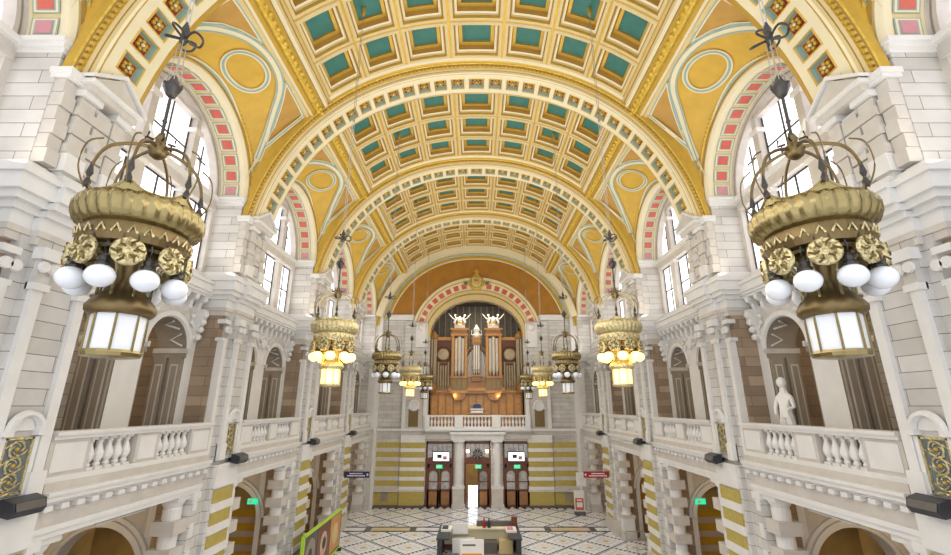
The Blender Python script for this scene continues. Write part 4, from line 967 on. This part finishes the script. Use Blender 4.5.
    m = MB(); m.tube([(-.03, 0, 4.85), (-.03, 0, 13.9)], .011, 'steel', 4); m.tube([(.03, 0, 4.85), (.03, 0, 13.9)], .011, 'steel', 4); m.ball((0, 0, 6.8), .05, 'steel', 6, 5); m.ball((0, 0, 9), .05, 'steel', 6, 5); m.lathe([(.03, 13.6), (.07, 13.7), (.08, 13.98)], (0, 0, 0), 'gold', 10); m.build('suspension_cable', e)
    for c_ in list(kids(e)):                          # settle the metalwork to its true diameter
        if c_.name.startswith(('globe', 'medallion', 'suspension_cable', 'rod')): continue
        k_ = .85 if c_.name.startswith('scrolled_collar') else .77
        dz = -.14 if c_.name.startswith(('gadrooned', 'lower_ring', 'scalloped', 'finial', 'inner_bowl')) else 0
        for v in c_.data.vertices: v.co.x *= k_; v.co.y *= k_; v.co.z += dz
    for c_ in kids(e):
        if c_.name.startswith('rod_cap'):
            for v in c_.data.vertices: v.co.x *= .65; v.co.y *= .65
        if c_.name.startswith('curved_arm'):
            for v in c_.data.vertices: v.co.z -= .14*max(0, (2.6-v.co.z)/.5) if v.co.z < 2.6 else 0
    G_ = None; H_ = None
    for i in range(8):
        a = 2*PI*(i+.5)/8; c, s = math.cos(a), math.sin(a)
        if not G_:
            m = MB(); m.ball((0, 0, 0), .145, gm, 18, 12, .9); G_ = m.build('globe', e, smooth=True)
            m = MB(); m.lathe([(.07, .10), (.08, .14), (.05, .18), (.06, .22), (.02, .27)], (0, 0, 0), 'iron', 8)
            m.tube([(0, 0, .25), (.03, 0, .34), (.0, 0, .42), (-.1, 0, .42), (-.16, 0, .34)], .012, 'iron', 5); m.tube([(0, .02, .2), (.05, .08, .26), (.1, .05, .2)], .01, 'iron', 4)
            H_ = m.build('globe_holder', G_)
            g = G_
        else:
            g = G_.copy(); C.objects.link(g); h = H_.copy(); C.objects.link(h); h.parent = g
        g.location = (.53*c, .53*s, .84); g.rotation_euler = (0, 0, a)
    D_ = None
    for i in range(8):
        a = 2*PI*i/8; c, s = math.cos(a), math.sin(a)
        if not D_:
            m = MB(); q = [(r, h) for r, h in ((.02, .035), (.06, .05), (.09, .03), (.11, .045), (.15, .04), (.165, .02), (.17, 0), (.15, -.03))]
            m.lathe([(r, h) for r, h in q], (0, 0, 0), 'brass_pale', 20, axis='x')
            for j in range(12): b = j*PI/6; m.tube([(.05, .05*math.cos(b), .05*math.sin(b)), (.055, .10*math.cos(b+.25), .10*math.sin(b+.25)), (.045, .155*math.cos(b), .155*math.sin(b))], .013, 'brass_pale' if j % 2 else 'brass_dark', 4)
            for yy in (-.07, .07): m.tube([(0, yy, .15), (-.02, yy*.9, .34)], .009, 'iron', 4)
            D_ = m.build('medallion', e); d = D_
        else: d = D_.copy(); C.objects.link(d)
        d.location = (.57*c, .57*s, 1.14); d.rotation_euler = (0, 0, a)
    return e
def resample3(pts, n):
    out = []; L = len(pts)
    for i in range(n):
        f = i/n*L; k = int(f); u = f-k; p = [pts[(k-1) % L], pts[k % L], pts[(k+1) % L], pts[(k+2) % L]]
        out.append(tuple(.5*((2*p[1][c])+(-p[0][c]+p[2][c])*u+(2*p[0][c]-5*p[1][c]+4*p[2][c]-p[3][c])*u*u+(-p[0][c]+3*p[1][c]-3*p[2][c]+p[3][c])*u**3) for c in range(3)))
    return out
protoW = chandelier(False); protoY = chandelier(True); TW, TY = tree_list(protoW), tree_list(protoY)
usedW = usedY = False
for sx in (-1, 1):
    for i, y in enumerate(BAYS):
        lit = i in (1, 3)
        if lit:
            o = protoY if not usedY else dup(TY); usedY = True
        else:
            o = protoW if not usedW else dup(TW); usedW = True
        o.location = (sx*4.28, y, .55); o.rotation_euler = (0, 0, .2*sx)
        o['label'] = 'brass chandelier with %s globes, %s in the %s row' % ('glowing yellow' if lit else 'unlit white', ['nearest', 'second', 'third', 'fourth', 'farthest'][i], SIDE[sx])
        o['category'] = 'chandelier'; o['group'] = 'chandeliers along the hall'
        if lit:
            lp = bpy.data.lights.new('chandelier_light', 'POINT'); lp.energy = 130; lp.color = (1, .62, .18); lp.shadow_soft_size = .25
            q = bpy.data.objects.new('chandelier_light', lp); C.objects.link(q); q.location = (sx*4.28, y, 1.78)
# ------------------------------------------------------------ smaller things along the sides
def speaker(sx, y, lab):
    e = empty('loudspeaker', (sx*9.1, y, -1.95), label=lab, category='speaker', group='black loudspeakers on the side piers')
    m = MB(); m.box(-.05, .25, -.05, .05, -.05, .1, 'black_plastic'); m.mir(sx).build('bracket', e)
    m = MB(); m.prism([(-.32, -.02), (-.28, .16), (-.05, .24), (.02, .22), (.02, -.06), (-.24, -.12)], -.34, .34, 'y', 'black_plastic'); m.mir(sx).build('cabinet', e)
    m = MB(); m.prism([(-.335, .0), (-.295, .15), (-.29, .15), (-.33, -.0)], -.30, .30, 'y', 'grey_dark'); m.mir(sx).build('front_grille', e)
for sx in (-1, 1):
    for i, y in enumerate((9.6, 17.9, 26.0, 34.0)):
        speaker(sx, y, 'black loudspeaker on the %s wall beside the %s gilt grille' % (SIDE[sx], ['nearest', 'second', 'third', 'fourth'][i]))
# posters in the galleries
def poster(loc, w_, h_, cols, lab, sx, name='poster_board', frame='black_plastic'):
    e = empty(name, loc, label=lab, category='poster')
    m = MB(); m.box(0, .04, -w_/2, w_/2, 0, h_, frame); m.mir(sx).build('board', e)
    m = MB()
    for (y0, y1, z0, z1, c) in cols: m.box(-.01, 0, -w_/2+y0*w_, -w_/2+y1*w_, z0*h_, z1*h_, c)
    m.mir(sx).build('printed_face', e)
    return e
poster((-12.9, 16.7, -1.4), 1.0, 1.9, [(.05, .95, .5, .97, 'black_plastic'), (.1, .5, .55, .85, 'blue'), (.55, .9, .6, .9, 'white_paint'), (.05, .95, .03, .48, 'orange'), (.2, .6, .12, .4, 'cream')], 'tall black and orange poster board behind the left gallery arch', -1)
poster((12.9, 16.7, -.9), .9, 1.3, [(.05, .95, .05, .95, 'blue'), (.12, .45, .5, .85, 'white_paint'), (.55, .88, .5, .85, 'pink'), (.12, .88, .12, .4, 'teal_line')], 'blue poster in the gallery seen through the right arch', 1)
# marble statue on the right gallery
def statue():
    e = empty('statue', (10.0, 14.85, -1.9), label='white marble statue standing by the right gallery balustrade', category='statue')
    m = MB(); m.box(-.22, .22, -.22, .22, 0, .75, 'white_paint'); m.box(-.26, .26, -.26, .26, .7, .78, 'white_paint'); m.build('pedestal', e)
    me = bpy.data.meshes.new('figure'); 
    J = [(0, 0, 1.45), (0, 0, 1.62), (.02, 0, 1.85), (.02, 0, 1.98), (.03, -.02, 2.12), (.1, 0, 1.15), (.1, -.06, .8), (-.1, 0, 1.15), (-.1, 0, .8), (.2, 0, 1.8), (.28, -.06, 1.55), (.16, -.2, 1.5), (-.17, 0, 1.8), (-.24, -.05, 1.55), (-.2, -.15, 1.35)]
    E_ = [(0, 1), (1, 2), (2, 3), (3, 4), (0, 5), (5, 6), (0, 7), (7, 8), (2, 9), (9, 10), (10, 11), (2, 12), (12, 13), (13, 14)]
    rad = [.16, .13, .16, .06, .11, .12, .1, .12, .1, .07, .05, .035, .07, .05, .035]
    me.from_pydata(J, E_, []); o = bpy.data.objects.new('figure', me); C.objects.link(o); o.parent = e; me.materials.append(M['white_paint'])
    h_ = MB(); h_.ball((.03, -.03, 2.2), .12, 'white_paint', 12, 8, 1.2); h_.build('head', e, smooth=True)
    sk = o.modifiers.new('skin', 'SKIN'); sub = o.modifiers.new('sub', 'SUBSURF'); sub.levels = 1; sub.render_levels = 1
    for i, v in enumerate(me.skin_vertices[0].data): v.radius = (rad[i], rad[i]*.9); v.use_root = (i == 0)
statue()
for o_ in bpy.data.objects:
    if o_.name == 'statue': o_.scale = (1.2, 1.2, 1.2); o_.rotation_euler = (0, 0, -1.2)
# white bird-like shapes standing in for spotlight glare, and small white panels up by the window transoms
for sx in (-1, 1):
    m = MB()
    m.tube([(0, -.3, 0), (0, 0, .05), (0, .3, .0)], [.02, .1, .03], 'white_paint', 8)
    m.prism([(-.05, 0), (-.9, .35), (-.75, .05), (-.1, -.06)], -.02, .02, 'y', 'white_paint'); m.prism([(.05, 0), (.75, .3), (.6, .02), (.1, -.06)], -.02, .02, 'y', 'white_paint')
    o = m.build('glare_shape', None, (sx*9.0, 10.9, 7.0), label='white bird shaped stand-in for spotlight glare before the nearest %s window' % SIDE[sx], category='ornament'); o.rotation_euler = (0, 0, sx*PI/2*.8)
    m = MB(); m.box(-.04, .04, -.28, .28, -.3, .3, 'white_paint'); m.box(-.06, -.04, -.24, .24, -.26, .26, 'opal_glass'); m.mir(sx)
    m.build('floodlight_panel', None, (sx*10.6, 14.25, 8.1), label='small square white panel on the nearest %s window transom' % SIDE[sx], category='floodlight')
# hanging direction signs at the far end
def dir_sign(sx, mat, lab):
    e = empty('direction_sign', (sx*8.35, 33.0, -4.55), label=lab, category='sign')
    m = MB(); m.box(-.95, .95, -.04, .04, -.2, .2, mat); m.build('sign_board', e)
    m = MB()
    for z, w_ in ((.07, .42), (-.07, .58)):
        x = -w_
        while x < w_: d = random.uniform(.05, .12); m.box(x, x+d*.8, -.045, -.04, z-.035, z+.035, 'white_paint'); x += d
    m.prism([(sx*-.92, 0), (sx*-.78, .1), (sx*-.78, -.1)], -.046, -.04, 'y', 'white_paint'); m.build('lettering', e)
    m = MB(); m.tube([(-.0, 0, .2), (0, 0, 1.8)], .015, 'steel', 5); m.tube([(sx*.9, 0, 0), (sx*1.1, 0, 0)], .03, 'iron', 6); m.build('hanger', e)
dir_sign(-1, 'navy', 'dark blue direction sign hanging at the far end of the left side')
dir_sign(1, 'crimson', 'dark red direction sign hanging at the far end of the right side')
# green edged picture hoarding on the left
e = empty('picture_hoarding', (-8.25, 26.5, FL), label='low hoarding with dark pictures and lime green edge by the left piers', category='hoarding')
m = MB(); m.box(-.05, .05, -2.9, 3.2, .15, 2.15, 'black_plastic'); m.build('panel', e)
m = MB(); m.box(-.07, .09, -2.9, 3.2, 2.1, 2.2, 'lime'); m.box(-.07, .09, -2.9, 3.2, .08, .17, 'lime'); m.box(-.07, .09, -2.95, -2.85, .1, 2.2, 'lime'); m.build('green_edging', e)
m = MB()
for y0, y1, c in ((-2.8, -1.0, 'grey_dark'), (-.9, 1.1, 'wood_dark'), (1.2, 3.05, 'wood_orange')): m.box(.05, .06, y0, y1, .25, 2.05, c)
for yc, c, r in ((-1.9, 'stone_dark', .7), (.1, 'skin', .55), (2.1, 'cream', .5)): m.lathe([(r, 0), (r*.9, .02), (r*.5, .025)], (.06, yc, 1.1), c, 16, axis='x', sc=(1, 1.1))
for yc in (-2.0, .1): m.lathe([(.3, 0), (.25, .01)], (.088, yc, 1.15), 'black_plastic', 12, axis='x')
m.build('pictures', e)
for yy in (-2.8, 0, 2.8):
    m = MB(); m.box(-.3, .3, yy-.04, yy+.04, 0, .15, 'black_plastic'); m.build('foot', e)
# leaflet stand right end
e = empty('leaflet_stand', (8.1, 38.2, FL), label='white leaflet stand with a red and white poster near the right far corner', category='stand')
m = MB(); m.box(-.4, .4, -.03, .03, .25, 1.75, 'white_paint'); m.build('board', e)
m = MB(); m.box(-.33, .33, -.04, -.03, .35, 1.2, 'red'); m.box(-.22, .22, -.045, -.04, .55, .9, 'white_paint'); m.box(-.2, .2, -.045, -.04, 1.0, 1.1, 'white_paint'); m.build('poster', e)
m = MB(); m.box(-.4, .4, -.25, .25, 0, .25, 'grey_dark'); m.build('base', e)
m = MB(); m.box(-.38, .38, -.04, .04, -.5, .5, 'white_paint'); m.lathe([(.3, -.01), (.28, -.015)], (0, -.045, .1), 'stone_light', 16, axis='y'); m.tube([(0, .04, 0), (.5, .3, 0)], .03, 'steel'); m.build('round_notice', None, (8.25, 37.8, -5.55), label='white notice board above the leaflet stand on the right', category='notice')
# stair handrails on the lower right
for k, y in enumerate((27.6, 29.4)):
    m = MB(); x = 9.3
    m.tube([(8.9, y, FL), (8.9, y, FL+1.0), (10.0, y, FL+1.0), (10.0, y, FL)], .03, 'steel', 6); m.tube([(8.9, y, FL+.55), (10.0, y, FL+.55)], .02, 'steel', 6)
    m.build('handrail', None, label='steel handrail by the right side opening, %s of the two' % ('nearer' if k == 0 else 'farther'), category='handrail', group='steel handrails on the right')
# information desk
e = empty('information_desk', (.1, 28.6, FL), label='dark square information desk in the middle of the floor', category='desk')
m = MB(); m.box(-2.2, 2.3, .95, 1.15, 0, 1.15, 'wood_dark'); m.box(-2.25, -2.05, -1.5, 1.15, 0, 1.15, 'black_plastic'); m.box(2.15, 2.35, -1.5, 1.15, 0, 1.15, 'black_plastic'); m.box(-2.2, 2.3, -1.6, -1.4, 0, .45, 'grey_dark'); m.build('counter_walls', e)
m = MB(); m.box(-2.0, 2.1, .88, .95, .3, 1.1, 'cream_light'); m.box(-1.5, -.2, .2, .8, .02, .75, 'white_paint'); m.box(.2, 1.1, .1, .8, .02, .6, 'grey_dark'); m.box(1.2, 2.0, .1, .8, .02, .7, 'cream'); m.build('inner_shelves', e)
m = MB(); m.box(-2.1, 2.2, .55, 1.2, 1.15, 1.22, 'cream_light'); m.box(-2.3, -1.6, -1.6, 1.2, 1.15, 1.22, 'black_plastic'); m.box(1.75, 2.4, -1.6, 1.2, 1.15, 1.22, 'black_plastic'); m.build('counter_top', e)
m = MB(); m.box(-.1, 2.1, 1.0, 1.2, 1.22, 1.5, 'grey_dark'); m.box(2.0, 2.35, .9, 1.25, 1.1, 1.75, 'wood_dark'); m.build('raised_shelf', e)
o = MB(); o.box(-.65, .65, -.05, .05, -.12, 1.1, 'white_paint'); o.box(-.55, .55, -.06, -.05, .0, .45, 'orange'); o.box(-.5, .2, -.06, -.05, .8, .88, 'grey_dark'); o.build('donation_board', None, (-.25, 26.9, FL+.12), label='white and orange board standing at the front of the information desk', category='sign')
o = MB(); o.box(-.45, .45, -.05, .05, 0, .55, 'white_paint'); o.build('leaflet_rack', None, (.45-1.4, 28.9, FL+1.0), label='white leaflet rack on the back of the information desk', category='rack')
for x, y, c, nm, lab in ((-1.75, 28.9, 'white_paint', 'paper_stack', 'white paper stack on the left side of the information desk'), (1.35, 28.7, 'white_paint', 'paper_stack', 'white paper stack on the right side of the information desk')):
    m = MB(); m.box(-.3, .3, -.5, .5, 0, .1, c); m.box(-.24, .1, -.3, .3, .1, .16, 'pink' if x > 0 else 'black_plastic'); m.build(nm, None, (x if x < 0 else 2.0, y, FL+1.22), label=lab, category='papers')
for x, c, lab in ((.45, 'crimson', 'dark red'), (.75, 'black_plastic', 'black')):
    m = MB(); m.box(-.1, .1, -.1, .1, 0, .02, c); m.lathe([(.09, .02), (.10, .3), (.04, .42), (.04, .52)], (0, 0, 0), c, 10); m.build('money_box', None, (x, 29.35, FL+1.22), label='small %s box shaped like a bottle on the desk counter' % lab, category='box')
# exit signs in the side aisles and the pale light strips under the nearest lintels
for sx in (-1, 1):
    exit_sign('exit_sign', (sx*11.12, 24.08, -4.55), 'green exit sign in the %s aisle beside the arch with ochre stripes' % SIDE[sx], 1.0)
    e = empty('strip_light', (sx*9.55, 13.1, -2.76), label='pale strip light fixed under the nearest %s lintel' % SIDE[sx], category='light')
    m = MB(); m.box(-.1, .1, -.9, .9, -.07, 0, 'steel'); m.build('housing', e)
    m = MB(); m.box(-.08, .08, -.85, .85, -.10, -.07, 'opal_glass'); m.build('diffuser', e)
